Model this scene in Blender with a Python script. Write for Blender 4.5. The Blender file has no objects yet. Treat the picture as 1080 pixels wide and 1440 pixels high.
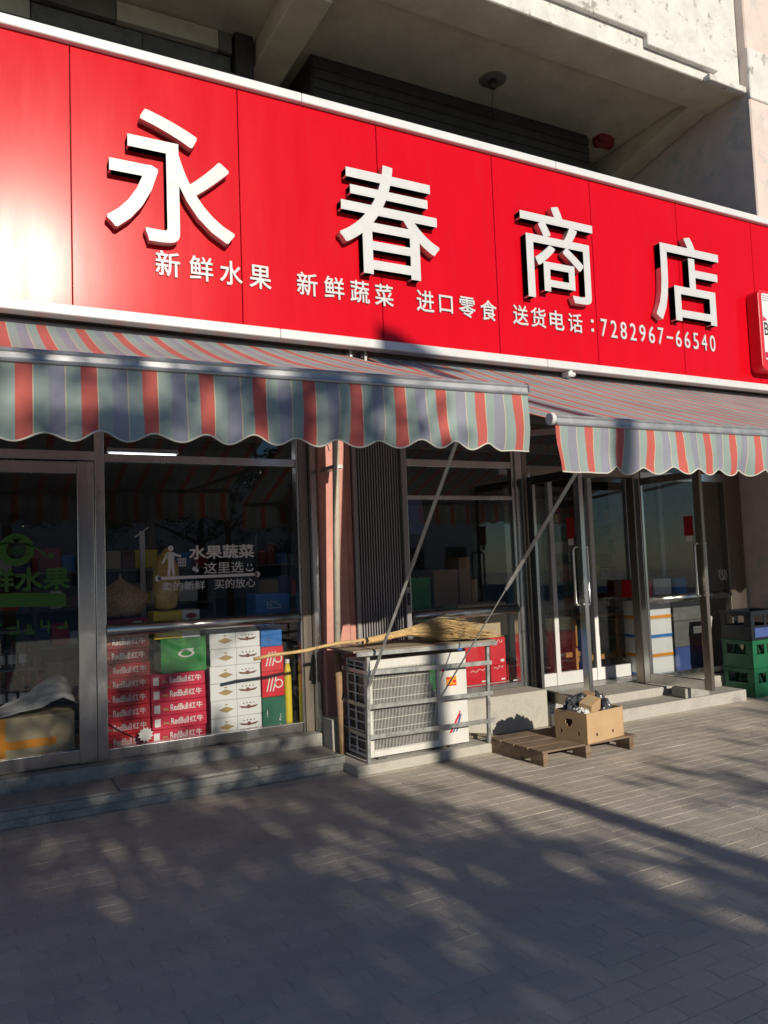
import bpy, bmesh, math, random
from mathutils import Vector, Matrix, Quaternion, noise as mnoise
random.seed(11)
R = math.radians
scene = bpy.context.scene
col = scene.collection

# ------------------------------------------------------------------ camera
FPX, PPX, PPY, CAMH = 1100.0, 540.0, 720.0, 1.6          # focal length and centre in photo pixels, eye height
ROWX = Vector((0.88118978, -0.00294376, 0.47275353))      # street axes in image axes (right, down, forward)
ROWY = Vector((-0.47119045, 0.07601756, 0.87874962))
ROWZ = Vector((-0.0385244, -0.99710213, 0.06559882))
cam_data = bpy.data.cameras.new('camera')
cam = bpy.data.objects.new('camera', cam_data)
col.objects.link(cam)
right = Vector((ROWX[0], ROWY[0], ROWZ[0])); down = Vector((ROWX[1], ROWY[1], ROWZ[1])); fwd = Vector((ROWX[2], ROWY[2], ROWZ[2]))
m3 = Matrix((right, -down, -fwd)).transposed()
cam.matrix_world = Matrix.Translation((0, 0, CAMH)) @ m3.to_4x4()
cam_data.sensor_fit = 'VERTICAL'; cam_data.sensor_height = 36; cam_data.sensor_width = 27
cam_data.lens = FPX / 1440 * 36
cam_data.clip_start = 0.05; cam_data.clip_end = 500
scene.camera = cam
def ray(px, py):
    d = Vector((px - PPX, py - PPY, FPX))
    return Vector((ROWX.dot(d), ROWY.dot(d), ROWZ.dot(d)))
def onY(px, py, Y):
    r = ray(px, py); t = Y / r.y
    return Vector((r.x * t, Y, CAMH + r.z * t))
def onZ(px, py, Z):
    r = ray(px, py); t = (Z - CAMH) / r.z
    return Vector((r.x * t, r.y * t, Z))
def proj(p):
    v = Vector(p) - Vector((0, 0, CAMH))
    x, y, z = v.dot(right), v.dot(down), v.dot(fwd)
    if z < 0.05: return (9e9, 9e9)
    return (PPX + FPX * x / z, PPY + FPX * y / z)

# ------------------------------------------------------------------ world, sun, exposure
SUN_EL, SUN_AZ = 20.0, 3.2                                 # azimuth: degrees to the right of straight behind the viewer
world = bpy.data.worlds.new('World'); scene.world = world; world.use_nodes = True
wn = world.node_tree.nodes; wl = world.node_tree.links
bg = wn['Background']; bg.inputs['Strength'].default_value = 0.075
sky = wn.new('ShaderNodeTexSky'); sky.sky_type = 'NISHITA'; sky.sun_disc = False
sky.dust_density = 0.0; sky.ozone_density = 5.0; sky.air_density = 1.0; sky.sun_elevation = R(SUN_EL); sky.sun_rotation = R(180 - SUN_AZ)
wl.new(sky.outputs[0], bg.inputs['Color'])
sun_dir = Vector((math.sin(R(SUN_AZ)) * math.cos(R(SUN_EL)), -math.cos(R(SUN_AZ)) * math.cos(R(SUN_EL)), math.sin(R(SUN_EL))))
sd = bpy.data.lights.new('sun', 'SUN'); sd.energy = 4.3; sd.angle = R(0.53); sd.color = (1.0, 0.90, 0.74)
sun = bpy.data.objects.new('sun', sd); col.objects.link(sun)
sun.rotation_euler = (sun_dir).to_track_quat('Z', 'Y').to_euler(); sun.location = sun_dir * 40
vs = scene.view_settings
vs.view_transform = 'Standard'; vs.look = 'None'; vs.exposure = 0.0; vs.gamma = 1.0; vs.use_curve_mapping = False
scene.cycles.use_denoising = True
scene.cycles.max_bounces = 8; scene.cycles.transparent_max_bounces = 24
scene.cycles.caustics_reflective = False; scene.cycles.caustics_refractive = False
scene.cycles.sample_clamp_indirect = 6.0

# ------------------------------------------------------------------ helpers
class MB:
    def __init__(self): self.v = []; self.f = []; self.m = []
    def add(self, vs, fs, mi=0):
        b = len(self.v); self.v += [tuple(x) for x in vs]
        self.f += [tuple(b + i for i in f) for f in fs]; self.m += [mi] * len(fs); return self
    def box(self, x0, x1, y0, y1, z0, z1, mi=0):
        return self.add([(x0,y0,z0),(x1,y0,z0),(x1,y1,z0),(x0,y1,z0),(x0,y0,z1),(x1,y0,z1),(x1,y1,z1),(x0,y1,z1)],
            [(3,2,1,0),(4,5,6,7),(0,1,5,4),(1,2,6,5),(2,3,7,6),(3,0,4,7)], mi)
    def obox(self, c, u, v, w, mi=0):
        c, u, v, w = Vector(c), Vector(u), Vector(v), Vector(w)
        p = [c-u-v-w, c+u-v-w, c+u+v-w, c-u+v-w, c-u-v+w, c+u-v+w, c+u+v+w, c-u+v+w]
        return self.add(p, [(3,2,1,0),(4,5,6,7),(0,1,5,4),(1,2,6,5),(2,3,7,6),(3,0,4,7)], mi)
    def bar(self, p0, p1, w, h, up=(0,0,1), mi=0):
        p0, p1 = Vector(p0), Vector(p1); d = p1 - p0
        s = d.cross(Vector(up)).normalized(); t = s.cross(d).normalized()
        return self.obox((p0+p1)/2, d/2, s*w/2, t*h/2, mi)
    def tube(self, pts, r, n=8, mi=0, cap=True):
        pts = [Vector(p) for p in pts]; k = len(pts)
        rs = r if isinstance(r, (list, tuple)) else [r] * k
        b = len(self.v); prev = None
        for i, p in enumerate(pts):
            d = (pts[min(i+1,k-1)] - pts[max(i-1,0)]).normalized()
            if prev is None:
                a = d.cross(Vector((0,0,1)))
                if a.length < 1e-3: a = d.cross(Vector((1,0,0)))
            else: a = prev - d * prev.dot(d)
            a.normalize(); prev = a; c = d.cross(a)
            for j in range(n):
                t = 2*math.pi*j/n
                self.v.append(tuple(p + (a*math.cos(t) + c*math.sin(t)) * rs[i]))
        for i in range(k-1):
            for j in range(n):
                j2 = (j+1) % n
                self.f.append((b+i*n+j, b+i*n+j2, b+(i+1)*n+j2, b+(i+1)*n+j)); self.m.append(mi)
        if cap:
            self.f.append(tuple(b+j for j in range(n))[::-1]); self.m.append(mi)
            self.f.append(tuple(b+(k-1)*n+j for j in range(n))); self.m.append(mi)
        return self
    def lathe(self, prof, c, n=16, mi=0):
        b = len(self.v); c = Vector(c)
        for (r, z) in prof:
            for j in range(n):
                t = 2*math.pi*j/n; self.v.append((c.x+r*math.cos(t), c.y+r*math.sin(t), c.z+z))
        for i in range(len(prof)-1):
            for j in range(n):
                j2 = (j+1) % n
                self.f.append((b+i*n+j, b+i*n+j2, b+(i+1)*n+j2, b+(i+1)*n+j)); self.m.append(mi)
        self.f.append(tuple(b+j for j in range(n))[::-1]); self.m.append(mi)
        self.f.append(tuple(b+(len(prof)-1)*n+j for j in range(n))); self.m.append(mi)
        return self
    def slab(self, poly, y0, y1, mi=0):
        # polygon given as (x, z) counter-clockwise seen from the street, extruded from y0 (front) to y1
        n = len(poly)
        vs = [(x, y0, z) for x, z in poly] + [(x, y1, z) for x, z in poly]
        fs = [tuple(range(n)), tuple(range(2*n-1, n-1, -1))] + [(i, n+i, n+(i+1)%n, (i+1)%n) for i in range(n)]
        return self.add(vs, fs, mi)
    def hslab(self, poly, z0, z1, mi=0):
        n = len(poly)
        vs = [(x, y, z0) for x, y in poly] + [(x, y, z1) for x, y in poly]
        fs = [tuple(range(n-1, -1, -1)), tuple(range(n, 2*n))] + [(i, (i+1)%n, n+(i+1)%n, n+i) for i in range(n)]
        return self.add(vs, fs, mi)
    def mesh(self, name, mats):
        me = bpy.data.meshes.new(name); me.from_pydata(self.v, [], self.f)
        for m_ in (mats if isinstance(mats, (list, tuple)) else [mats]): me.materials.append(m_)
        if any(self.m): me.polygons.foreach_set('material_index', self.m)
        me.update(); return me

def root_offset(o):
    while o.parent is not None: o = o.parent
    return o
def link(name, me, parent=None, smooth=False, bevel=0.0, seg=1):
    o = bpy.data.objects.new(name, me); col.objects.link(o)
    if smooth: me.polygons.foreach_set('use_smooth', [True]*len(me.polygons))
    if parent is not None:
        o.parent = parent
        if parent.parent is None and parent.type == 'EMPTY':
            o.matrix_parent_inverse = Matrix.Translation(-parent.location)
    if bevel:
        b = o.modifiers.new('bevel', 'BEVEL'); b.width = bevel; b.segments = seg; b.limit_method = 'ANGLE'; b.angle_limit = R(40)
    return o
def part(name, mb, mat, parent=None, smooth=False, bevel=0.0, seg=1, label=None):
    o = link(name, mb.mesh(name, mat), parent, smooth, bevel, seg)
    if label: o['label'] = label
    return o
def tag(o, label, cat, group=None):
    o['label'] = label; o['category'] = cat
    if group: o['group'] = group
    return o
def thing(name, label, cat, loc=(0,0,0), group=None):
    o = bpy.data.objects.new(name, None); col.objects.link(o); o.location = loc; o.empty_display_size = .1
    return tag(o, label, cat, group)
def struct(o): o['kind'] = 'structure'; return o
def copy_tree(o, parent=None):
    c = o.copy(); col.objects.link(c)
    if parent is not None: c.parent = parent
    for ch in [x for x in o.children]: copy_tree(ch, c)
    return c

# ------------------------------------------------------------------ materials
def new_mat(name):
    m_ = bpy.data.materials.new(name); m_.use_nodes = True
    nt = m_.node_tree; return m_, nt.nodes, nt.links, nt.nodes['Principled BSDF']
def pm(name, c, rough=.6, metal=0., var=.18, vs=3., bump=.0, bs=60., c2=None, c2s=6., c2t=(.52,.68), coat=0., rand=.0, rvar=.1, stretch=None, spec=None):
    m_, N, L, B = new_mat(name)
    tc = N.new('ShaderNodeTexCoord'); vec = tc.outputs['Object']
    if stretch:
        mp = N.new('ShaderNodeMapping'); mp.inputs['Scale'].default_value = stretch; L.new(vec, mp.inputs['Vector']); vec = mp.outputs[0]
    n1 = N.new('ShaderNodeTexNoise'); n1.inputs['Scale'].default_value = vs; n1.inputs['Detail'].default_value = 5; n1.inputs['Roughness'].default_value = .65
    L.new(vec, n1.inputs['Vector'])
    mr = N.new('ShaderNodeMapRange'); mr.inputs[1].default_value = .3; mr.inputs[2].default_value = .7
    mr.inputs[3].default_value = 1 - var; mr.inputs[4].default_value = 1 + var; L.new(n1.outputs['Fac'], mr.inputs[0])
    base = N.new('ShaderNodeRGB'); base.outputs[0].default_value = (*c, 1); out = base.outputs[0]
    if c2:
        n2 = N.new('ShaderNodeTexNoise'); n2.inputs['Scale'].default_value = c2s; n2.inputs['Detail'].default_value = 8; n2.inputs['Roughness'].default_value = .7
        L.new(vec, n2.inputs['Vector'])
        r2 = N.new('ShaderNodeMapRange'); r2.inputs[1].default_value = c2t[0]; r2.inputs[2].default_value = c2t[1]; L.new(n2.outputs['Fac'], r2.inputs[0])
        mx = N.new('ShaderNodeMix'); mx.data_type = 'RGBA'; L.new(r2.outputs[0], mx.inputs[0]); L.new(out, mx.inputs[6]); mx.inputs[7].default_value = (*c2, 1); out = mx.outputs[2]
    val = mr.outputs[0]
    if rand:
        oi = N.new('ShaderNodeObjectInfo'); ge = N.new('ShaderNodeNewGeometry')
        ad = N.new('ShaderNodeMath'); ad.operation = 'ADD'; L.new(oi.outputs['Random'], ad.inputs[0]); L.new(ge.outputs['Random Per Island'], ad.inputs[1])
        fr = N.new('ShaderNodeMath'); fr.operation = 'FRACT'; L.new(ad.outputs[0], fr.inputs[0])
        rr = N.new('ShaderNodeMapRange'); rr.inputs[3].default_value = 1 - rand; rr.inputs[4].default_value = 1 + rand; L.new(fr.outputs[0], rr.inputs[0])
        mu = N.new('ShaderNodeMath'); mu.operation = 'MULTIPLY'; L.new(val, mu.inputs[0]); L.new(rr.outputs[0], mu.inputs[1]); val = mu.outputs[0]
    sc = N.new('ShaderNodeVectorMath'); sc.operation = 'SCALE'; L.new(out, sc.inputs[0]); L.new(val, sc.inputs[3])
    L.new(sc.outputs[0], B.inputs['Base Color'])
    B.inputs['Metallic'].default_value = metal
    rm = N.new('ShaderNodeMapRange'); rm.inputs[1].default_value = .3; rm.inputs[2].default_value = .7
    rm.inputs[3].default_value = max(.02, rough - rvar); rm.inputs[4].default_value = min(1, rough + rvar); L.new(n1.outputs['Fac'], rm.inputs[0]); L.new(rm.outputs[0], B.inputs['Roughness'])
    if spec is not None: B.inputs['Specular IOR Level'].default_value = spec
    if coat: B.inputs['Coat Weight'].default_value = coat; B.inputs['Coat Roughness'].default_value = .25
    if bump:
        n3 = N.new('ShaderNodeTexNoise'); n3.inputs['Scale'].default_value = bs; n3.inputs['Detail'].default_value = 4; L.new(vec, n3.inputs['Vector'])
        bp = N.new('ShaderNodeBump'); bp.inputs['Strength'].default_value = bump; bp.inputs['Distance'].default_value = .02
        L.new(n3.outputs['Fac'], bp.inputs['Height']); L.new(bp.outputs[0], B.inputs['Normal'])
    return m_
def glass_mat(name, tint=(.82,.87,.85), f0=.05, rough=.0):
    m_, N, L, B = new_mat(name); N.remove(B)
    tr = N.new('ShaderNodeBsdfTransparent'); tr.inputs[0].default_value = (*tint, 1)
    gl = N.new('ShaderNodeBsdfGlossy'); gl.inputs['Roughness'].default_value = rough; gl.inputs[0].default_value = (.9,.95,.95,1)
    lw = N.new('ShaderNodeLayerWeight'); lw.inputs['Blend'].default_value = .5
    pw = N.new('ShaderNodeMath'); pw.operation = 'POWER'; pw.inputs[1].default_value = 5; L.new(lw.outputs['Facing'], pw.inputs[0])
    mr = N.new('ShaderNodeMapRange'); mr.inputs[3].default_value = f0; mr.inputs[4].default_value = .9; L.new(pw.outputs[0], mr.inputs[0])
    mx = N.new('ShaderNodeMixShader'); L.new(mr.outputs[0], mx.inputs[0]); L.new(tr.outputs[0], mx.inputs[1]); L.new(gl.outputs[0], mx.inputs[2])
    L.new(mx.outputs[0], N['Material Output'].inputs['Surface']); return m_
def emit_mat(name, c, s):
    m_, N, L, B = new_mat(name); B.inputs['Base Color'].default_value = (.8,.8,.8,1); B.inputs['Emission Color'].default_value = (*c, 1); B.inputs['Emission Strength'].default_value = s; return m_

M = {}
M['sign_red'] = pm('sign_red', (.62,.004,.014), .215, var=.035, vs=1.6, spec=.13, rvar=.025, bump=.006, bs=2, c2=(.56,.010,.020), c2s=3, c2t=(.55,.85), stretch=(3,1,.5))
M['sign_white'] = pm('sign_white', (.66,.67,.68), .42, var=.05, vs=6, c2=(.62,.60,.57), c2s=9, c2t=(.6,.8))
M['letter_white'] = pm('letter_white', (.60,.61,.62), .38, var=.03, vs=9)
M['letter_side'] = pm('letter_side', (.62,.58,.57), .38, metal=.55, var=.05)
M['steel'] = pm('steel', (.56,.56,.55), .24, metal=1., var=.12, vs=5, stretch=(1,1,.15), rvar=.09, bump=.02, bs=20)
M['bronze'] = pm('bronze', (.27,.235,.20), .35, metal=.8, var=.15, vs=5, stretch=(1,1,.15))
M['alu'] = pm('aluminium', (.40,.41,.43), .5, metal=.75, var=.12, vs=8)
M['galv'] = pm('galvanised_steel', (.42,.43,.42), .45, metal=.75, var=.2, vs=14, c2=(.30,.25,.20), c2s=20, c2t=(.62,.78))
M['black_frame'] = pm('black_frame', (.025,.025,.027), .35, metal=.3, var=.2)
M['glass'] = glass_mat('window_glass', (.945,.955,.955), .04)
M['door_glass'] = glass_mat('door_glass', (.95,.96,.96), .04)
M['pink'] = pm('pink_render', (.62,.30,.25), .85, var=.12, vs=6, bump=.25, bs=90, c2=(.48,.24,.20), c2s=4, c2t=(.58,.75))
M['pink_pale'] = pm('pale_pink_render', (.70,.58,.53), .9, var=.10, vs=4, bump=.25, bs=70, c2=(.55,.52,.48), c2s=3, c2t=(.52,.60))
M['white_render'] = pm('weathered_white_render', (.68,.67,.64), .9, var=.12, vs=5, bump=.3, bs=60, c2=(.36,.34,.31), c2s=5.5, c2t=(.57,.64))
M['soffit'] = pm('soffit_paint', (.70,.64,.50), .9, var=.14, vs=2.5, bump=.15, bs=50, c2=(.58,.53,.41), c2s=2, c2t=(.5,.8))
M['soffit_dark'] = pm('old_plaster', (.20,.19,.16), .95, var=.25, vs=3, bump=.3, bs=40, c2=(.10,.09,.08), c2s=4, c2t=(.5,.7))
M['shutter_dark'] = pm('dark_shutter', (.075,.066,.056), .55, metal=.3, var=.25, vs=6)
M['concrete'] = pm('concrete', (.34,.335,.31), .92, var=.18, vs=7, bump=.5, bs=50, c2=(.20,.20,.19), c2s=9, c2t=(.55,.7))
M['concrete_pale'] = pm('pale_concrete', (.46,.44,.39), .9, var=.15, vs=7, bump=.4, bs=70, c2=(.33,.31,.28), c2s=7, c2t=(.55,.75))
M['granite'] = pm('speckled_granite', (.46,.44,.40), .7, var=.10, vs=5, bump=.1, bs=120, c2=(.33,.32,.30), c2s=90, c2t=(.5,.6))
M['paver'] = pm('paver', (.56,.505,.43), .88, var=.16, vs=2.2, bump=.45, bs=90, c2=(.47,.425,.365), c2s=1.6, c2t=(.45,.65), rand=.05)
M['cream_pipe'] = pm('cream_pipe', (.56,.52,.43), .6, var=.12, vs=10, c2=(.30,.24,.17), c2s=16, c2t=(.62,.7))
M['rust_pipe'] = pm('rusty_pipe', (.30,.19,.11), .8, var=.25, vs=12, bump=.2, bs=60)
M['gate'] = pm('gate_grey', (.30,.285,.29), .45, metal=.35, var=.1, vs=4, stretch=(1,1,.2))
M['ac_white'] = pm('ac_white', (.66,.655,.62), .5, var=.06, vs=6, c2=(.5,.48,.43), c2s=5, c2t=(.6,.85), bump=.03, bs=30)
M['ac_dark'] = pm('ac_dark', (.10,.10,.098), .6, var=.3)
M['coil'] = pm('coil_fins', (.10,.10,.10), .5, metal=.6, var=.3, vs=40)
M['wood_grey'] = pm('weathered_wood', (.30,.25,.19), .85, var=.25, vs=6, stretch=(.3,3,3), bump=.25, bs=30)
M['wood_brown'] = pm('pallet_wood', (.235,.165,.11), .88, var=.22, vs=7, stretch=(.5,2,2), bump=.3, bs=40, c2=(.15,.11,.08), c2s=6)
M['cardboard'] = pm('cardboard', (.50,.34,.19), .85, var=.08, vs=6, bump=.08, bs=40)
M['cardboard_dark'] = pm('brown_cardboard', (.33,.215,.125), .85, var=.1, vs=6)
M['straw'] = pm('straw', (.66,.49,.25), .8, var=.25, vs=30, rand=.25)
M['bamboo'] = pm('bamboo', (.52,.36,.16), .55, var=.2, vs=14, c2=(.25,.15,.07), c2s=18, c2t=(.62,.72))
M['black_plastic'] = pm('black_plastic', (.05,.055,.065), .33, var=.2, bump=.3, bs=25)
M['clear_film'] = pm('clouded_film', (.75,.76,.75), .25, var=.15, bump=.5, bs=18)
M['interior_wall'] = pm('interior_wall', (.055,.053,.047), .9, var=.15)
M['interior_floor'] = pm('interior_floor_tile', (.30,.29,.27), .3, var=.1)
M['shelf'] = pm('shelf_metal', (.14,.14,.14), .5, var=.1)
M['red_print'] = pm('red_print', (.66,.02,.035), .38, var=.06, vs=12)
M['pink_print'] = pm('crimson_print', (.58,.02,.06), .38, var=.06, vs=12)
M['dark_red_print'] = pm('dark_red_print', (.30,.015,.02), .42, var=.08)
M['green_print'] = pm('green_print', (.02,.24,.045), .4, var=.35, vs=9, c2=(.12,.42,.05), c2s=8, c2t=(.55,.7))
M['deep_green'] = pm('deep_green_print', (.01,.12,.07), .4, var=.15)
M['blue_print'] = pm('blue_print', (.02,.16,.50), .4, var=.1)
M['yellow_print'] = pm('yellow_print', (.72,.55,.03), .45, var=.1)
M['white_print'] = pm('white_carton', (.74,.74,.75), .5, var=.04)
M['beige_print'] = pm('beige_carton', (.46,.38,.24), .6, var=.06)
M['gold_print'] = pm('gold_print', (.40,.28,.12), .4, metal=.2, var=.2)
M['brown_print'] = pm('brown_print', (.16,.06,.04), .5, var=.2)
M['orange_tape'] = pm('orange_tape', (.75,.28,.02), .35, var=.15)
M['decal_white'] = pm('decal_white', (.78,.75,.73), .5, var=.04)
M['decal_green'] = pm('decal_green', (.045,.16,.02), .5, var=.1)
M['nuts'] = pm('peanut_bag', (.55,.36,.18), .35, var=.5, vs=60, bump=.8, bs=60, c2=(.75,.58,.36), c2s=50)
M['pasta'] = pm('snack_bag', (.75,.50,.14), .35, var=.3, vs=20, bump=.8, bs=30, c2=(.7,.55,.2), c2s=25)
M['crate_green'] = pm('green_crate', (.008,.125,.055), .36, var=.15, vs=8)
M['crate_dark'] = pm('dark_crate', (.006,.010,.018), .4, var=.15, vs=8)
M['crate_blue'] = pm('blue_label', (.06,.10,.30), .4, var=.15)
M['bottle'] = pm('bottle_glass', (.01,.05,.02), .08, var=.1, coat=.6)
M['bottle_brown'] = pm('brown_bottle', (.05,.02,.008), .1, var=.1, coat=.6)
M['paper_white'] = pm('paper', (.70,.69,.66), .6, var=.05)
M['bark'] = pm('bark', (.11,.085,.06), .95, var=.35, vs=12, bump=.8, bs=30)
M['leaf'] = pm('leaf', (.055,.10,.025), .55, var=.25, vs=3, rand=.3)
M['tube'] = emit_mat('fluorescent_tube', (.93,.97,1.), 3.0)
M['orange_wood'] = pm('orange_wood', (.45,.22,.06), .5, var=.15)

# striped awning cloth: green, grey, cream line, green, red, cream line, repeating every 0.25 m along the facade
def awning_mat():
    m_, N, L, B = new_mat('striped_awning_cloth')
    tc = N.new('ShaderNodeTexCoord'); sx = N.new('ShaderNodeSeparateXYZ'); L.new(tc.outputs['Object'], sx.inputs[0])
    dv = N.new('ShaderNodeMath'); dv.operation = 'DIVIDE'; dv.inputs[1].default_value = .25; L.new(sx.outputs[0], dv.inputs[0])
    fr = N.new('ShaderNodeMath'); fr.operation = 'FRACT'; L.new(dv.outputs[0], fr.inputs[0])
    cr = N.new('ShaderNodeValToRGB'); cr.color_ramp.interpolation = 'CONSTANT'; e = cr.color_ramp.elements
    g, gy, rd, cm = (.33,.42,.40,1), (.31,.32,.40,1), (.60,.125,.105,1), (.68,.58,.40,1)
    stops = [(0,g),(.22,gy),(.47,cm),(.492,g),(.72,rd),(.978,cm)]
    e[0].position = 0; e[0].color = g; e[1].position = .22; e[1].color = gy
    for p_, c_ in stops[2:]:
        x = e.new(p_); x.color = c_
    L.new(fr.outputs[0], cr.inputs[0])
    nz = N.new('ShaderNodeTexNoise'); nz.inputs['Scale'].default_value = 2.2; nz.inputs['Detail'].default_value = 6; L.new(tc.outputs['Object'], nz.inputs['Vector'])
    mr = N.new('ShaderNodeMapRange'); mr.inputs[1].default_value = .3; mr.inputs[2].default_value = .7; mr.inputs[3].default_value = .82; mr.inputs[4].default_value = 1.08; L.new(nz.outputs['Fac'], mr.inputs[0])
    sc = N.new('ShaderNodeVectorMath'); sc.operation = 'SCALE'; L.new(cr.outputs[0], sc.inputs[0]); L.new(mr.outputs[0], sc.inputs[3])
    L.new(sc.outputs[0], B.inputs['Base Color']); B.inputs['Roughness'].default_value = .75; B.inputs['Sheen Weight'].default_value = .1
    w = N.new('ShaderNodeTexNoise'); w.inputs['Scale'].default_value = 400; L.new(tc.outputs['Object'], w.inputs['Vector'])
    bp = N.new('ShaderNodeBump'); bp.inputs['Strength'].default_value = .08; L.new(w.outputs['Fac'], bp.inputs['Height']); L.new(bp.outputs[0], B.inputs['Normal'])
    tl = N.new('ShaderNodeBsdfTranslucent'); L.new(sc.outputs[0], tl.inputs[0])
    mx = N.new('ShaderNodeMixShader'); mx.inputs[0].default_value = .16; L.new(B.outputs[0], mx.inputs[1]); L.new(tl.outputs[0], mx.inputs[2])
    L.new(mx.outputs[0], N['Material Output'].inputs['Surface']); return m_
M['awning'] = awning_mat()
M['hem'] = pm('hem_tape', (.62,.60,.52), .7, var=.08)

# ------------------------------------------------------------------ lettering
_tcache = {}
def glyphs(body, bold=0.0):
    # bold > 0 thickens the strokes with copies shifted round a small circle, each a hair less deep than the last
    k = (body, bold)
    if k in _tcache: return _tcache[k]
    cu = bpy.data.curves.new('lettering', 'FONT'); cu.body = body; cu.size = 1; cu.extrude = .5; cu.resolution_u = 4
    o = bpy.data.objects.new('lettering', cu); col.objects.link(o)
    dg = bpy.context.evaluated_depsgraph_get(); dg.update()
    me = o.evaluated_get(dg).to_mesh()
    v0 = [tuple(v.co) for v in me.vertices]; f0 = [tuple(p.vertices) for p in me.polygons]
    l0 = [abs(p.normal.z) < .5 for p in me.polygons]
    o.evaluated_get(dg).to_mesh_clear(); bpy.data.objects.remove(o); bpy.data.curves.remove(cu)
    n = 8 if bold > .011 else (4 if bold else 1); vs_, fs_, fl = [], [], []
    for i in range(n):
        dx, dy = (bold*math.cos(2*math.pi*(i+.5)/n), bold*math.sin(2*math.pi*(i+.5)/n)) if bold else (0, 0)
        b = len(vs_); q = .5 - .006*i
        vs_ += [(v[0]+dx, v[1]+dy, q if v[2] > 0 else -.5) for v in v0]; fs_ += [tuple(b+j for j in f) for f in f0]; fl += l0
    xs = [v[0] for v in vs_]; ys = [v[1] for v in vs_]
    r_ = (vs_, fs_, fl, min(xs), max(xs), min(ys), max(ys)); _tcache[k] = r_; return r_
def text_mb(body, x0, x1, z0, z1, y, depth, bold=0.0, sides=False, mb=None, mi=0):
    # lettering facing the street, its back on plane y, standing out by depth, filling the given rectangle
    vs_, fs_, fl, ax, bx, ay, by = glyphs(body, bold)
    sx = (x1-x0)/max(bx-ax,1e-6); sz = (z1-z0)/max(by-ay,1e-6)
    mb = mb or MB(); b = len(mb.v)
    mb.v += [(x0+(v[0]-ax)*sx, y-(v[2]+.5)*depth, z0+(v[1]-ay)*sz) for v in vs_]
    mb.f += [tuple(b+i for i in f) for f in fs_]; mb.m += [(1 if (s and sides) else mi) for s in fl]
    return mb

# ================================================================== SETTING: pavement
PX0, PX1, PY0, PY1 = -3.0, 11.0, .6, 5.64
g = MB(); g.box(-60, 60, -60, 12, -.5, -.0022)
M['ground'] = pm('sand_joint_ground', (.53,.50,.44), .95, var=.2, vs=3, bump=.4, bs=60)
pavement = struct(part('pavement', g, M['ground']))
pave = []
j = 0
y = PY0
while y < PY1:
    off = .1 if j % 2 else 0.
    x = PX0 + off
    while x < PX1:
        cx, cy = x+.1, y+.05
        q = proj((cx, cy, 0))
        if -260 < q[0] < 1340 and 800 < q[1] < 1700: pave.append((cx, cy, q))
        x += .2
    y += .1; j += 1
def paver_shape(mb, cx, cy, dz, ang):
    a, b, c_ = .0988, .0488, .0012
    ca, sa = math.cos(ang), math.sin(ang); tx, ty = random.uniform(-.0004,.0004), random.uniform(-.0004,.0004)
    def P(u, v, z): return (cx+u*ca-v*sa, cy+u*sa+v*ca, z + (dz + tx*u/a + ty*v/b if z > -.02 else 0))
    vs_ = [P(-a,-b,-.03),P(a,-b,-.03),P(a,b,-.03),P(-a,b,-.03), P(-a,-b,-.0014),P(a,-b,-.0014),P(a,b,-.0014),P(-a,b,-.0014),
           P(-a+c_,-b+c_,0),P(a-c_,-b+c_,0),P(a-c_,b-c_,0),P(-a+c_,b-c_,0)]
    fs_ = [(8,9,10,11)] + [(i,(i+1)%4,4+(i+1)%4,4+i) for i in range(4)] + [(4+i,4+(i+1)%4,8+(i+1)%4,8+i) for i in range(4)]
    mb.add(vs_, fs_)
inside = [p for p in pave if 0 < p[2][0] < 1080 and p[2][1] < 1450]
inside.sort(key=lambda p: p[0]**2 + p[1]**2)
near = set((p[0], p[1]) for p in inside[:300])
protos = []
for k in range(6):
    mb = MB(); paver_shape(mb, 0, 0, 0, 0); protos.append(mb.mesh('paver', M['paver']))
rest = MB()
for cx, cy, q in pave:
    dz, an = random.uniform(-.0007,.0007), random.uniform(-.006,.006)
    if (cx, cy) in near:
        o = link('paver', random.choice(protos), pavement); o.location = (cx, cy, dz); o.rotation_euler = (0,0,an)
    else: paver_shape(rest, cx, cy, dz, an)
o = part('paver_field', rest, M['paver'], pavement); o['kind'] = 'stuff'

# steps and floors in front of and inside the shop
YG = 6.25                                                   # glazing plane
s = part('step', MB().box(-3, 2.60, 5.65, 6.10, 0, .112), M['concrete'], None, bevel=.012, seg=2); struct(s)
jl = MB()
part('slab', MB().box(-3, 2.61, 5.635, 5.66, .062, .118), M['concrete'], s, bevel=.006)
for xa, xb, dy in ((-3, .93, .0), (.935, 1.93, .012), (1.935, 2.60, -.004)):
    part('tread_slab', MB().box(xa, xb, 5.70+dy, 6.095, .10, .122 + dy*.5), M['concrete'], s, bevel=.008)
s = struct(part('plinth', MB().box(-3, 2.62, 6.10, 6.40, 0, .215), M['concrete'], None, bevel=.01, seg=2))
s = struct(part('doorstep', MB().box(4.90, 7.30, 5.62, 5.93, 0, .122), M['granite'], None, bevel=.01, seg=2))
s = struct(part('entrance_platform', MB().box(4.885, 6.62, 5.93, 6.45, 0, .205), M['granite'], None, bevel=.01, seg=2))
s = struct(part('window_plinth', MB().box(2.64, 4.88, 5.935, 6.40, 0, .345), M['concrete_pale'], None, bevel=.008))
s = struct(part('side_plinth', MB().box(6.63, 8.15, 6.07, 6.40, 0, .20), M['concrete_pale'], None, bevel=.008))
s = struct(part('shop_floor', MB().box(-2.5, 9.5, 6.40, 11, .05, .20), M['interior_floor']))

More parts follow.
